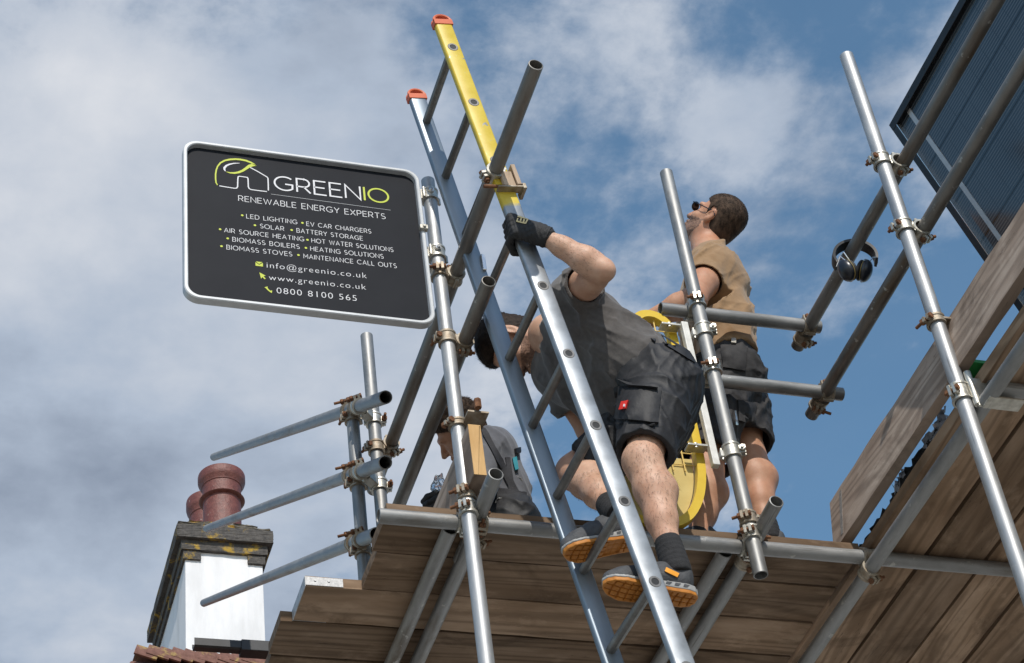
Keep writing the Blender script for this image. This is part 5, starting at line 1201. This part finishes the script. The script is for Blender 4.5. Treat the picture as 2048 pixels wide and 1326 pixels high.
# ------------------------------------------------------------------ man climbing the ladder
def climbing_man():
    aL, kL, hL = P(1345, 1115, 4.345), P(1286, 922, 4.365), P(1322, 765, 4.43)
    hR = hL+A_((0, .19, 0)); aR, kR = P(1224, 1016, 4.52), P(1150, 943, 4.70)
    sL, sR = P(1140, 592, 4.43), P(1108, 742, 4.72)
    hc = (hL+hR)/2; nk = P(1098, 668, 4.60)
    el, wr = P(1205, 540, 4.18), P(1083, 470, 4.205)
    t = thing('person', 'man in charcoal shirt climbing the ladder, head bent down, black glove on the stile', 'person', ((aL+aR)/2)+A_((0, 0, -.1)), 'men at work on the scaffold')
    hd = Head(P(1028, 689, 4.74), cdir(-.08, .84, -.52), cdir(-.90, -.25, .30), .97)
    tdir = nz(hc-nk); lat = nz(sR-sL); dep_ = nz(np.cross(tdir, lat))
    ch = (sL+sR)/2+tdir*.10; wa = hc-tdir*.11
    # ---- skin
    Fb = Field((1.60, 4.05, 4.86), (2.50, 4.98, 6.30), .0042)
    hd.add(Fb); Fb.chain([hd.p(-.02, -.055), hd.p(-.035, -.13), nk+tdir*.05], [.052, .054, .07], .03)
    Fb.cap(nk, wa, .07, .085, .02)
    # left arm with biceps, elbow point and forearm muscle
    d1 = nz(el-sL); d2 = nz(wr-el)
    Fb.chain([sL, sL+(el-sL)*.5, el], [.050, .047, .036], .02); Fb.chain([el-d1*.005, el+(wr-el)*.28, el+(wr-el)*.65, wr], [.035, .041, .031, .025], .025)
    Fb.cap(el, el+d1*.012-d2*.016, .024, .018, .02)
    Fb.cap(sL+(el-sL)*.35-A_((0, 0, .012)), sL+(el-sL)*.75-A_((0, 0, .012)), .040, .034, .03)
    pv = nz(A_((0, -.35, 1))-d2*float(A_((0, -.35, 1))@d2)); Fb.cap(el+d2*.035+pv*.018, el+d2*.13+pv*.012, .024, .017, .015); Fb.cap(el+d2*.03-pv*.016, el+d2*.11-pv*.014, .026, .018, .02)
    # right arm
    elR, wrR = P(1180, 862, 4.80), P(1222, 942, 4.86)
    Fb.chain([sR, elR], [.050, .042], .02); Fb.chain([elR, elR+(wrR-elR)*.3, wrR], [.042, .041, .028], .02)
    knR = wrR+nz(wrR-elR)*.085; finger_hand(Fb, wrR, knR, (-1, 0, .2), (0, -1, .1), .0092, .9)
    # legs
    def leg(h_, k_, a_, back):
        back = A_(back); Fb.chain([h_, h_+(k_-h_)*.5, k_], [.085, .074, .054], .03); 
        Fb.cap(k_-back*.018, k_+(a_-k_)*.08-back*.016, .040, .036, .03)
        Fb.chain([k_, k_+(a_-k_)*.30, k_+(a_-k_)*.62, a_], [.052, .050, .041, .034], .03)
        Fb.chain([k_+(a_-k_)*.10+back*.014, k_+(a_-k_)*.32+back*.026, k_+(a_-k_)*.62+back*.008], [.036, .045, .030], .035)
    bk = nz(np.cross(nz(aL-kL), (0, 1, 0))); bk = bk if bk[0] > 0 else -bk
    leg(hL, kL, aL, bk)
    bR = nz(nz(hR-kR)-nz(aR-kR)*float(nz(hR-kR)@nz(aR-kR))); leg(hR, kR, aR, bR)
    Fb.cap(aL, aL+A_((0, 0, -.05)), .034, .03, .02); Fb.cap(aR, aR+nz(aR-kR)*.03, .034, .03, .02)
    body = Fb.put('body', 'skin', t)
    hd.hair('hair', t, .017, .0025, 3); hd.beard('beard', t, 5)
    body_hair(body, t, 'hair', lambda c: (c[:, 2] < 5.42) & (c[:, 2] > 4.97), A_((0, 0, -1)), 2600, .020, .00028, 91)
    body_hair(body, t, 'hair', lambda c: (np.linalg.norm(np.cross(c-el, d2), axis=1) < .065) & (((c-el)@d2) > .02) & (((c-el)@d2) < .21), d2, 700, .014, .0002, 92)
    # ---- shirt
    Fs = Field((1.78, 4.20, 5.45), (2.48, 5.00, 6.25), .0042)
    for g in (-1, 1):
        Fs.chain([hc+lat*g*.085+tdir*.03, wa+lat*g*.080, ch+lat*g*.095, nk+lat*g*.055+tdir*.055], [.108, .108, .105, .070], .06)
    Fs.cap(wa-dep_*.0, ch, .115, .110, .04)
    Fs.cap(ch+lat*.02, sL+tdir*.01, .10, .074, .05); Fs.cap(ch, sR+tdir*.01, .10, .074, .05)
    Fs.cap(sL, sL+(el-sL)*.50, .072, .069, .03)
    seR = sR+(elR-sR)*.62; Fs.cap(sR, seR, .072, .070, .03)
    # belly cloth hanging off the body
    Fs.cap(ch+tdir*.06+A_((0, .03, -.035)), wa+tdir*.03+A_((0, .03, -.045)), .09, .095, .05)
    Fs.disp(wrinkle(11, .085, .022, tdir+lat*.25, 3.2)); Fs.disp(wrinkle(12, .045, .008, tdir, 2.5))
    Fs.plane(hc+tdir*.045, tdir+A_((-.25, 0, -.12)))
    X_, Y_, Z_ = Fs.grid()
    q = sL+(el-sL)*.50; n_ = d1; keep = (X_-q[0])*n_[0]+(Y_-q[1])*n_[1]+(Z_-q[2])*n_[2]
    near = np.sqrt((X_-q[0])**2+(Y_-q[1])**2+(Z_-q[2])**2)-.105
    Fs.d = np.maximum(Fs.d, np.where(near < 0, keep, -1).astype(np.float32))
    n_ = nz(elR-sR); keep = (X_-seR[0])*n_[0]+(Y_-seR[1])*n_[1]+(Z_-seR[2])*n_[2]; near = np.sqrt((X_-seR[0])**2+(Y_-seR[1])**2+(Z_-seR[2])**2)-.10
    Fs.d = np.maximum(Fs.d, np.where(near < 0, keep, -1).astype(np.float32))
    Fs.cap(sL+(el-sL)*.30, sL+(el-sL)*.7, .060, .064, .004, 'c'); Fs.cap(sR+(elR-sR)*.4, sR+(elR-sR)*.8, .058, .064, .004, 'c')
    Fs.cap(nk-tdir*.01, hd.p(-.03, -.10), .058, .070, .006, 'c')
    Fs.put('shirt', 'shirt_grey', t)
    # ---- shorts
    Fp = Field((1.88, 4.20, 5.18), (2.56, 4.90, 5.98), .0042)
    for g in (-1, 1): Fp.chain([hc+lat*g*.07-tdir*.055, hc+lat*g*.070+tdir*.03], [.118, .119], .05)
    Fp.cap(hc+A_((.022, -.03, -.02)), hc+A_((.022, .10, -.03)), .104, .104, .05)
    hemL = kL+(hL-kL)*.09; hemR = kR+(hR-kR)*.06
    Fp.chain([hL, hL+(hemL-hL)*.5, hemL+(kL-hL)*.04], [.116, .104, .089], .05); Fp.chain([hR, hR+(hemR-hR)*.5, hemR+(kR-hR)*.04], [.112, .10, .090], .05)
    thd = nz(kL-hL)
    Fp.disp(wrinkle(21, .075, .022, nz(np.cross(thd, (0, 1, 0)))+A_((0, .8, 0)), 2.6)); Fp.disp(wrinkle(22, .04, .009, thd, 1.5))
    X_, Y_, Z_ = Fp.grid()
    for hm, kk, hh in ((hemL, kL, hL), (hemR, kR, hR)):
        n_ = nz(kk-hh); keep = (X_-hm[0])*n_[0]+(Y_-hm[1])*n_[1]+(Z_-hm[2])*n_[2]; near = np.sqrt((X_-hm[0])**2+(Y_-hm[1])**2+(Z_-hm[2])**2)-.165
        Fp.d = np.maximum(Fp.d, np.where(near < 0, keep, -1).astype(np.float32)); Fp.cap(hm+(hh-hm)*.42, hm+(kk-hh)*.3, .064, .072, .006, 'c')
    Fp.plane(hc-tdir*.085, -tdir)
    sh = Fp.put('shorts', 'shorts', t)
    pk = on_surface(sh, [(1238, 772), (1322, 778), (1316, 848), (1228, 838)], 12, 12, .004, .008, 'cargo_pocket', M['shorts'], sh, .012)
    on_surface(pk, [(1232, 757), (1338, 760), (1332, 779), (1231, 772)], 12, 4, .010, .004, 'pocket_flap', M['shorts'], pk)
    on_surface(pk, [(1226, 846), (1318, 846), (1312, 862), (1222, 855)], 12, 4, .008, .006, 'pocket_flap', M['shorts'], pk)
    lb = on_surface(pk, [(1245, 804), (1258, 802), (1253, 818), (1240, 820)], 3, 3, .006, .003, 'red_label', M['red_tag'], pk)
    on_surface(lb, [(1247.5, 808.5), (1250.8, 808.5), (1250.2, 813.5), (1247, 813.5)], 2, 2, .0025, .001, 'label_mark', M['ink_white'], lb)
    bt_ = on_surface(pk, [(1277.5, 743.5), (1285, 743.5), (1285, 751), (1277.5, 751)], 3, 3, .006, .005, 'snap_button', M['chrome'], sh)
    on_surface(sh, [(1300, 655), (1392, 712), (1388, 726), (1296, 669)], 14, 3, .004, .003, 'waistband', M['shorts'], sh)
    on_surface(sh, [(1304, 662), (1313, 668), (1309, 686), (1300, 680)], 3, 4, .007, .004, 'belt_loop', M['shorts'], sh)
    # ---- socks and shoes
    limb_sock(aL+(kL-aL)*.13, aL+A_((.004, 0, -.045)), .040, .044, t, 1); limb_sock(aR+(kR-aR)*.08, aR+nz(aR-kR)*.04, .040, .044, t, 2)
    zs = 4.784
    hp = on(2, 1392, 1206, zs); tp = on(2, 1204, 1190, zs); tp = hp+nz(tp-hp)*.285
    tp[1] = min(tp[1], hp[1]); 
    s1, m1, k1 = shoe((hp[0], 4.352, zs), (hp[0]-.285*.995, 4.336, zs+.012), (.0, .02, 1), t)
    on_surface(s1, [(1332, 1135.5), (1358, 1148), (1354, 1155), (1329, 1143)], 5, 2, .003, .002, 'orange_tag', M['orange_tag'], s1)
    zr_ = 5.062
    tq = P(1133, 1112, 4.505)
    hq = P(1300, 1083, 4.53); ff = nz(hq-tq)
    shoe(tq+ff*.285, tq, cdir(-.10, -.66, .74), t)
    # ---- glove on the stile: palm on the outer face, fingers round the far edge
    Fg = Field(wr-A_((.17, .12, .12)), wr+A_((.09, .10, .13)), .0024)
    kn = P(1028, 452, 4.222); fdv = nz(kn-wr); sdv = -ld; nrm = A_((0, -1, 0))
    for q in (-.028, -.009, .009, .028): Fg.cap(wr+sdv*q*.7, kn+sdv*q*1.15, .021, .0185, .014)
    Fg.cap(wr-fdv*.012, wr+fdv*.02, .034, .033, .015)
    X0 = float(np.interp(kn[2], [nb_[2], nt_[2]], [nb_[0], nt_[0]]))-.031
    for q, dz in ((.036, .004), (.013, .002), (-.010, 0), (-.033, -.004)):
        a = kn+sdv*q*1.0; b = A_((X0-.014, 4.236, a[2]+.012+dz)); c = A_((X0-.016, 4.268, a[2]+.006+dz)); d_ = A_((X0+.006, 4.298, a[2]-.004+dz)); e_ = A_((X0+.028, 4.296, a[2]-.006+dz))
        Fg.chain([a, b, c, d_, e_], [.0135, .0128, .0122, .0115, .0105], .0045)
    th0 = wr+fdv*.03-A_((-.01, -.01, .012)); Xr = X0+.066
    Fg.chain([wr+fdv*.02, A_((Xr+.012, 4.245, kn[2]-.012)), A_((Xr+.010, 4.285, kn[2]+.012)), A_((Xr-.012, 4.297, kn[2]+.028))], [.020, .016, .0145, .012], .008)
    Fg.disp(fuzz(4, .03, .0012)); gl = Fg.put('glove', 'glove', t)
    F2 = Field(wr-.09, wr+.09, .003); F2.cap(wr-fdv*.020, wr+fdv*.004, .034, .035); F2.disp(lambda X_, Y_, Z_: -.0012*np.sin(2*math.pi*((X_-wr[0])*fdv[0]+(Y_-wr[1])*fdv[1]+(Z_-wr[2])*fdv[2])/.009)); F2.plane(wr-fdv*.026, -fdv); F2.plane(wr+fdv*.016, fdv); adopt(F2.put('glove_cuff', 'glove', gl), gl)
    # woven mark on the back of the glove
    M['gold_ink'] = mat('pale gold print', (.62, .50, .26), .6)
    for c4 in ([(1036, 431.5), (1057, 437), (1055.6, 439.4), (1034.6, 434)], [(1036, 431.5), (1038.4, 432), (1034.6, 444), (1032.2, 443.4)], [(1032.6, 441), (1051, 446), (1050, 448), (1031.6, 443.2)], [(1041, 436.5), (1044, 437.2), (1042.4, 442.6), (1039.4, 441.8)], [(1047, 438.2), (1050, 439), (1048.4, 445), (1045.4, 444.2)], [(1054, 438.4), (1057, 439.2), (1052, 448), (1049.4, 447.2)]):
        on_surface(gl, c4, 3, 2, .0012, .0012, 'glove_print', M['gold_ink'], gl)
    return t
climbing_man()

# ------------------------------------------------------------------ man in the tan shirt
def tan_man():
    hd = Head(P(1431, 444, 5.03), cdir(-.66, -.48, .58), cdir(.48, -.85, .16), .95)
    nk = P(1418, 512, 5.02); sL, sR = P(1424, 536, 4.90), P(1424, 536, 4.90)+A_((.06, .30, .0))
    ch, wa, hc = P(1428, 590, 5.02), P(1440, 668, 5.02), P(1457, 752, 5.02)
    el, wr = P(1388, 600, 4.82), P(1288, 644, 4.95)
    hL, hR = P(1442, 775, 4.965), P(1467, 772, 5.07); kL, aL = P(1412, 935, 4.965), P(1398, 1085, 4.965); kR, aR = P(1495, 905, 5.03), P(1533, 1058, 5.01)
    t = thing('person', 'man in tan shirt and dark shorts standing behind the middle upright, looking up', 'person', ((aL+aR)/2), 'men at work on the scaffold')
    Fb = Field((2.30, 4.60, 5.40), (3.25, 5.30, 7.50), .0052)
    hd.add(Fb); Fb.chain([hd.p(-.02, -.05), hd.p(-.035, -.10), nk-A_((0, 0, .03))], [.054, .056, .066], .03)
    Fb.chain([nk-A_((0, 0, .06)), wa], [.08, .085], .03)
    Fb.chain([sL, sL+(el-sL)*.5, el], [.055, .054, .044], .02); Fb.chain([el, el+(wr-el)*.3, wr], [.044, .047, .030], .025)
    kn = wr+nz(wr-el)*.085; finger_hand(Fb, wr, kn, (-.2, -.2, .9), (0, -.9, .3), .010, .8)
    eR = sR+A_((-.02, .06, -.28)); wR = eR+A_((-.22, -.08, -.10)); Fb.chain([sR, eR, wR], [.054, .044, .030], .02); finger_hand(Fb, wR, wR+nz(wR-eR)*.085, (0, -.9, .2), (-.3, 0, .9), .010, .8)
    for h_, k_, a_ in ((hL, kL, aL), (hR, kR, aR)):
        bk = A_((1, 0, 0)); Fb.chain([h_, h_+(k_-h_)*.5, k_], [.09, .078, .056], .03); Fb.chain([k_, k_+(a_-k_)*.3, k_+(a_-k_)*.62, a_], [.054, .054, .043, .037], .03)
        Fb.chain([k_+(a_-k_)*.1+bk*.018, k_+(a_-k_)*.34+bk*.032, k_+(a_-k_)*.64+bk*.010], [.038, .049, .032], .035)
    Fb.put('body', 'skin_tan', t); hd.hair('hair_brown', t, .010, .004, 13); hd.beard('beard', t, 15)
    # sunglasses
    for nm, g in (('l', 1), ('r', -1)):
        F_ = Field(hd.c-.15, hd.c+.15, .003); F_.ell(hd.p(.105, .006, g*.033), hd.ax, (.007, .027, .019), .002); lens = F_.put('sunglass_lens', 'lens', t)
    bm = bmesh.new(); sweep(bm, [hd.p(.108, .012, .062), hd.p(.06, .014, .075), hd.p(-.015, .018, .083), hd.p(-.03, .006, .082)], .0022, 6); sweep(bm, [hd.p(.108, .012, -.062), hd.p(.06, .014, -.075), hd.p(-.015, .018, -.083)], .0022, 6); obj('sunglass_arm', bm, M['lens'], t, True)
    up = nz(nk-wa); lat = nz(A_((.25, 1, 0)))
    Fs = Field((2.45, 4.62, 6.22), (3.22, 5.45, 7.15), .0048)
    for g in (-1, 1): Fs.chain([hc+lat*g*.07+up*.03, wa+lat*g*.07, ch+lat*g*.075, nk+lat*g*.05-up*.055], [.106, .103, .105, .070], .06)
    Fs.cap(ch+up*.03, sL-up*.012, .10, .080, .05); Fs.cap(ch+up*.03, sR-up*.012, .10, .080, .05)
    q = sL+(el-sL)*.44; n_ = nz(el-sL); Fs.cap(sL, q, .078, .077, .03); qR = sR+(eR-sR)*.55; Fs.cap(sR, qR, .078, .076, .03)
    dg = nz(up+A_((.5, .2, 0)))
    Fs.disp(wrinkle(31, .085, .022, dg, 2.6)); Fs.disp(wrinkle(32, .045, .009, A_((1, .3, .25)), 2.2))
    X_, Y_, Z_ = Fs.grid()
    for qq, nn in ((q, n_), (qR, nz(eR-sR))):
        keep = (X_-qq[0])*nn[0]+(Y_-qq[1])*nn[1]+(Z_-qq[2])*nn[2]; near = np.sqrt((X_-qq[0])**2+(Y_-qq[1])**2+(Z_-qq[2])**2)-.11
        Fs.d = np.maximum(Fs.d, np.where(near < 0, keep, -1).astype(np.float32))
    Fs.cap(q-n_*.06, q+n_*.08, .062, .070, .004, 'c'); Fs.cap(nk-up*.02, hd.p(-.035, -.095), .062, .072, .006, 'c'); Fs.plane(hc+up*.030, -up+A_((.12, 0, 0)))
    st_ = Fs.put('shirt', 'shirt_tan', t)
    Fp = Field((2.40, 4.70, 5.78), (3.25, 5.36, 6.55), .005)
    for g in (-1, 1): Fp.chain([hc+lat*g*.06+up*.06, hc+lat*g*.075-up*.05], [.088, .119], .05)
    for h_, k_ in ((hL, kL), (hR, kR)):
        hm = k_+(h_-k_)*.10; Fp.chain([h_, h_+(hm-h_)*.5, hm+(k_-h_)*.04], [.122, .110, .100], .04)
    Fp.disp(wrinkle(41, .08, .024, A_((.5, 1, .2)), 2.4)); Fp.disp(wrinkle(42, .042, .009)); X_, Y_, Z_ = Fp.grid()
    for h_, k_ in ((hL, kL), (hR, kR)):
        hm = k_+(h_-k_)*.10; nn = nz(k_-h_); keep = (X_-hm[0])*nn[0]+(Y_-hm[1])*nn[1]+(Z_-hm[2])*nn[2]; near = np.sqrt((X_-hm[0])**2+(Y_-hm[1])**2+(Z_-hm[2])**2)-.165
        Fp.d = np.maximum(Fp.d, np.where(near < 0, keep, -1).astype(np.float32)); Fp.cap(hm+(h_-hm)*.4, hm+(k_-h_)*.3, .08, .090, .006, 'c')
    Fp.plane(hc+up*.085, up)
    sh = Fp.put('shorts', 'shorts_grey', t)
    on_surface(sh, [(1442, 690), (1494, 694), (1490, 742), (1446, 735)], 8, 8, .004, .004, 'hip_pocket', M['shorts_grey'], sh, .006)
    on_surface(sh, [(1474, 800), (1512, 806), (1510, 848), (1476, 842)], 8, 8, .004, .006, 'cargo_pocket', M['shorts_grey'], sh, .008)
    on_surface(sh, [(1467, 822), (1471, 822), (1474, 850), (1470, 850)], 2, 4, .006, .004, 'metal_tool', M['chrome'], sh)
    on_surface(sh, [(1463, 678), (1473, 680), (1472, 690), (1462, 688)], 3, 3, .008, .005, 'button', M['coup'], sh)
    for a_ in (aL, aR):
        limb_sock(a_+A_((0, 0, .02)), a_+A_((0, 0, -.04)), .042, .045, t, 3)
        z0 = max(5.412, a_[2]-.115); shoe((a_[0]+.075, a_[1], z0), (a_[0]-.20, a_[1]-.01, 5.413), (0, 0, 1), t, False)
    return t
tan_man()

# ------------------------------------------------------------------ man kneeling behind the left upright
def kneeling_man():
    hd = Head(P(921, 864, 5.42), cdir(-.76, .65, .05), cdir(-.60, -.76, -.10), .88)
    nk = P(950, 896, 5.44); ch, wa, hc = P(972, 930, 5.44), P(996, 995, 5.44), P(1010, 1062, 5.44)
    sL, sR = P(975, 898, 5.33), P(975, 898, 5.33)+A_((0, .26, 0)); el, wr = P(955, 975, 5.27), P(908, 1000, 5.36)
    t = thing('person', 'man in slate grey long sleeves and harness crouching behind the short toe board, head bowed', 'person', hc+A_((0, 0, -.2)), 'men at work on the scaffold')
    kL, kR = A_((hc[0]-.03, hc[1]-.11, 5.70)), A_((hc[0]-.03, hc[1]+.11, 5.70)); fL, fR = A_((hc[0]-.0, hc[1]-.11, 5.50)), A_((hc[0]-.0, hc[1]+.11, 5.50))
    Fb = Field((1.50, 5.10, 5.40), (2.50, 5.85, 6.50), .005); hd.add(Fb); Fb.chain([hd.p(-.02, -.05), hd.p(-.035, -.10), nk], [.052, .054, .062], .03); Fb.chain([nk, wa], [.07, .08], .03)
    Fb.chain([sL, el, wr], [.05, .042, .03], .02); eR = sR+A_((.02, .03, -.22)); wR = eR+A_((.02, -.06, -.20)); Fb.chain([sR, eR, wR], [.05, .042, .03], .02)
    for h_, k_, f_ in ((hc+A_((0, -.1, -.03)), kL, fL), (hc+A_((0, .1, -.03)), kR, fR)): Fb.chain([h_, k_], [.085, .056], .03); Fb.chain([k_, k_+(f_-k_)*.4, f_], [.05, .052, .036], .03)
    Fb.put('body', 'skin_tan', t); hd.hair('hair_brown', t, .017, .005, 23)
    Fg = Field(wr-.14, wr+.14, .003); finger_hand(Fg, wr, wr+nz(A_((-.8, .1, -.45)))*.065, (-.1, -.3, .9), (.1, -.9, -.2), .0105, .8, 1, .06); Fg.put('glove', 'glove', t)
    F2 = Field(wR-.14, wR+.14, .003); finger_hand(F2, wR, wR+nz(A_((-.3, -.1, -.8)))*.065, (-.1, .3, .9), (.1, .9, -.2), .0105, .8, 1, .06); F2.put('glove', 'glove', t)
    up = nz(nk-wa); lat = A_((0, 1, 0)); Fs = Field((1.60, 5.10, 5.75), (2.40, 5.82, 6.36), .0048)
    for g in (-1, 1): Fs.chain([hc+lat*g*.062, wa+lat*g*.062, ch+lat*g*.07, nk+lat*g*.045-up*.04], [.084, .080, .084, .060], .06)
    for a, b, c in ((sL, el, wr), (sR, eR, wR)): Fs.cap(ch+up*.03, a, .08, .062, .05); Fs.chain([a, b, b+(c-b)*.85], [.062, .052, .042], .03)
    Fs.disp(wrinkle(51, .06, .011, up, 3.5)); Fs.cap(nk, hd.p(-.035, -.10), .058, .068, .006, 'c'); Fs.plane(hc+up*.02, -up)
    so_ = Fs.put('shirt', 'shirt_blue', t)
    Fp = Field((1.55, 5.12, 5.42), (2.45, 5.80, 6.20), .005)
    for g in (-1, 1): Fp.chain([hc+lat*g*.058+up*.05, hc+lat*g*.058-up*.05], [.086, .096], .05)
    for h_, k_, f_ in ((hc+A_((0, -.1, -.03)), kL, fL), (hc+A_((0, .1, -.03)), kR, fR)): Fp.chain([h_, k_], [.088, .07], .04); Fp.chain([k_, f_], [.068, .056], .03)
    Fp.disp(wrinkle(61, .06, .012)); Fp.plane(hc+up*.09, up); pt = Fp.put('trousers', 'shorts', t)
    for f_ in (fL, fR): shoe((f_[0]+.07, f_[1], 5.412), (f_[0]-.20, f_[1], 5.412), (0, 0, 1), t, False)
    # harness
    hn = on_surface(so_, [(958, 852), (972, 858), (1046, 1000), (1030, 1000)], 3, 26, .004, .004, 'harness_strap', M['strap'], t)
    on_surface(so_, [(975, 972), (1050, 986), (1050, 1000), (972, 990)], 16, 3, .006, .007, 'harness_belt', M['strap'], t)
    on_surface(so_, [(1010, 915), (1020, 915), (1034, 1024), (1022, 1024)], 3, 18, .004, .004, 'harness_strap', M['strap'], t)
    on_surface(so_, [(1024, 918), (1030, 914), (1036, 940), (1029, 942)], 3, 5, .010, .004, 'teal_pad', M['teal'], t)
    on_surface(so_, [(1028, 898), (1036, 896), (1037, 908), (1029, 908)], 3, 3, .010, .008, 'strap_slider', M['plastic_black'], t)
    for px, py in ((1036, 962), (1000, 1004)):
        q = P(px, py, 5.30); bm = bmesh.new(); sweep(bm, [q+cdir(math.cos(a)*1.0, math.sin(a)*.8, 0)*.014 for a in np.linspace(0, 2*math.pi, 15)], .0026, 6); obj('harness_ring', bm, M['chrome'], t, True)
    bm = bmesh.new(); q = P(1036, 950, 5.33); box(bm, q, (.006, .012, .022)); obj('karabiner', bm, M['chrome'], t, False, None, .003)
    return t
kneeling_man()
q = P(879, 975, 5.36)
bm = bmesh.new(); bmesh.ops.create_icosphere(bm, subdivisions=4, radius=1)
for v in bm.verts: n_ = v.co.copy(); a = 1+.16*math.sin(7*n_.x+3)*math.sin(6*n_.y+1)+.14*math.sin(9*n_.z)+.08*math.sin(17*n_.x+11*n_.z); v.co = Vector((n_.x*.026*a, n_.y*.03*a, n_.z*.045*a))+Vector(q)
tag(obj('plastic_bag', bm, M['clear'], None, True), 'crumpled clear plastic bag beside the gloved hand behind the short toe board', 'plastic bag')
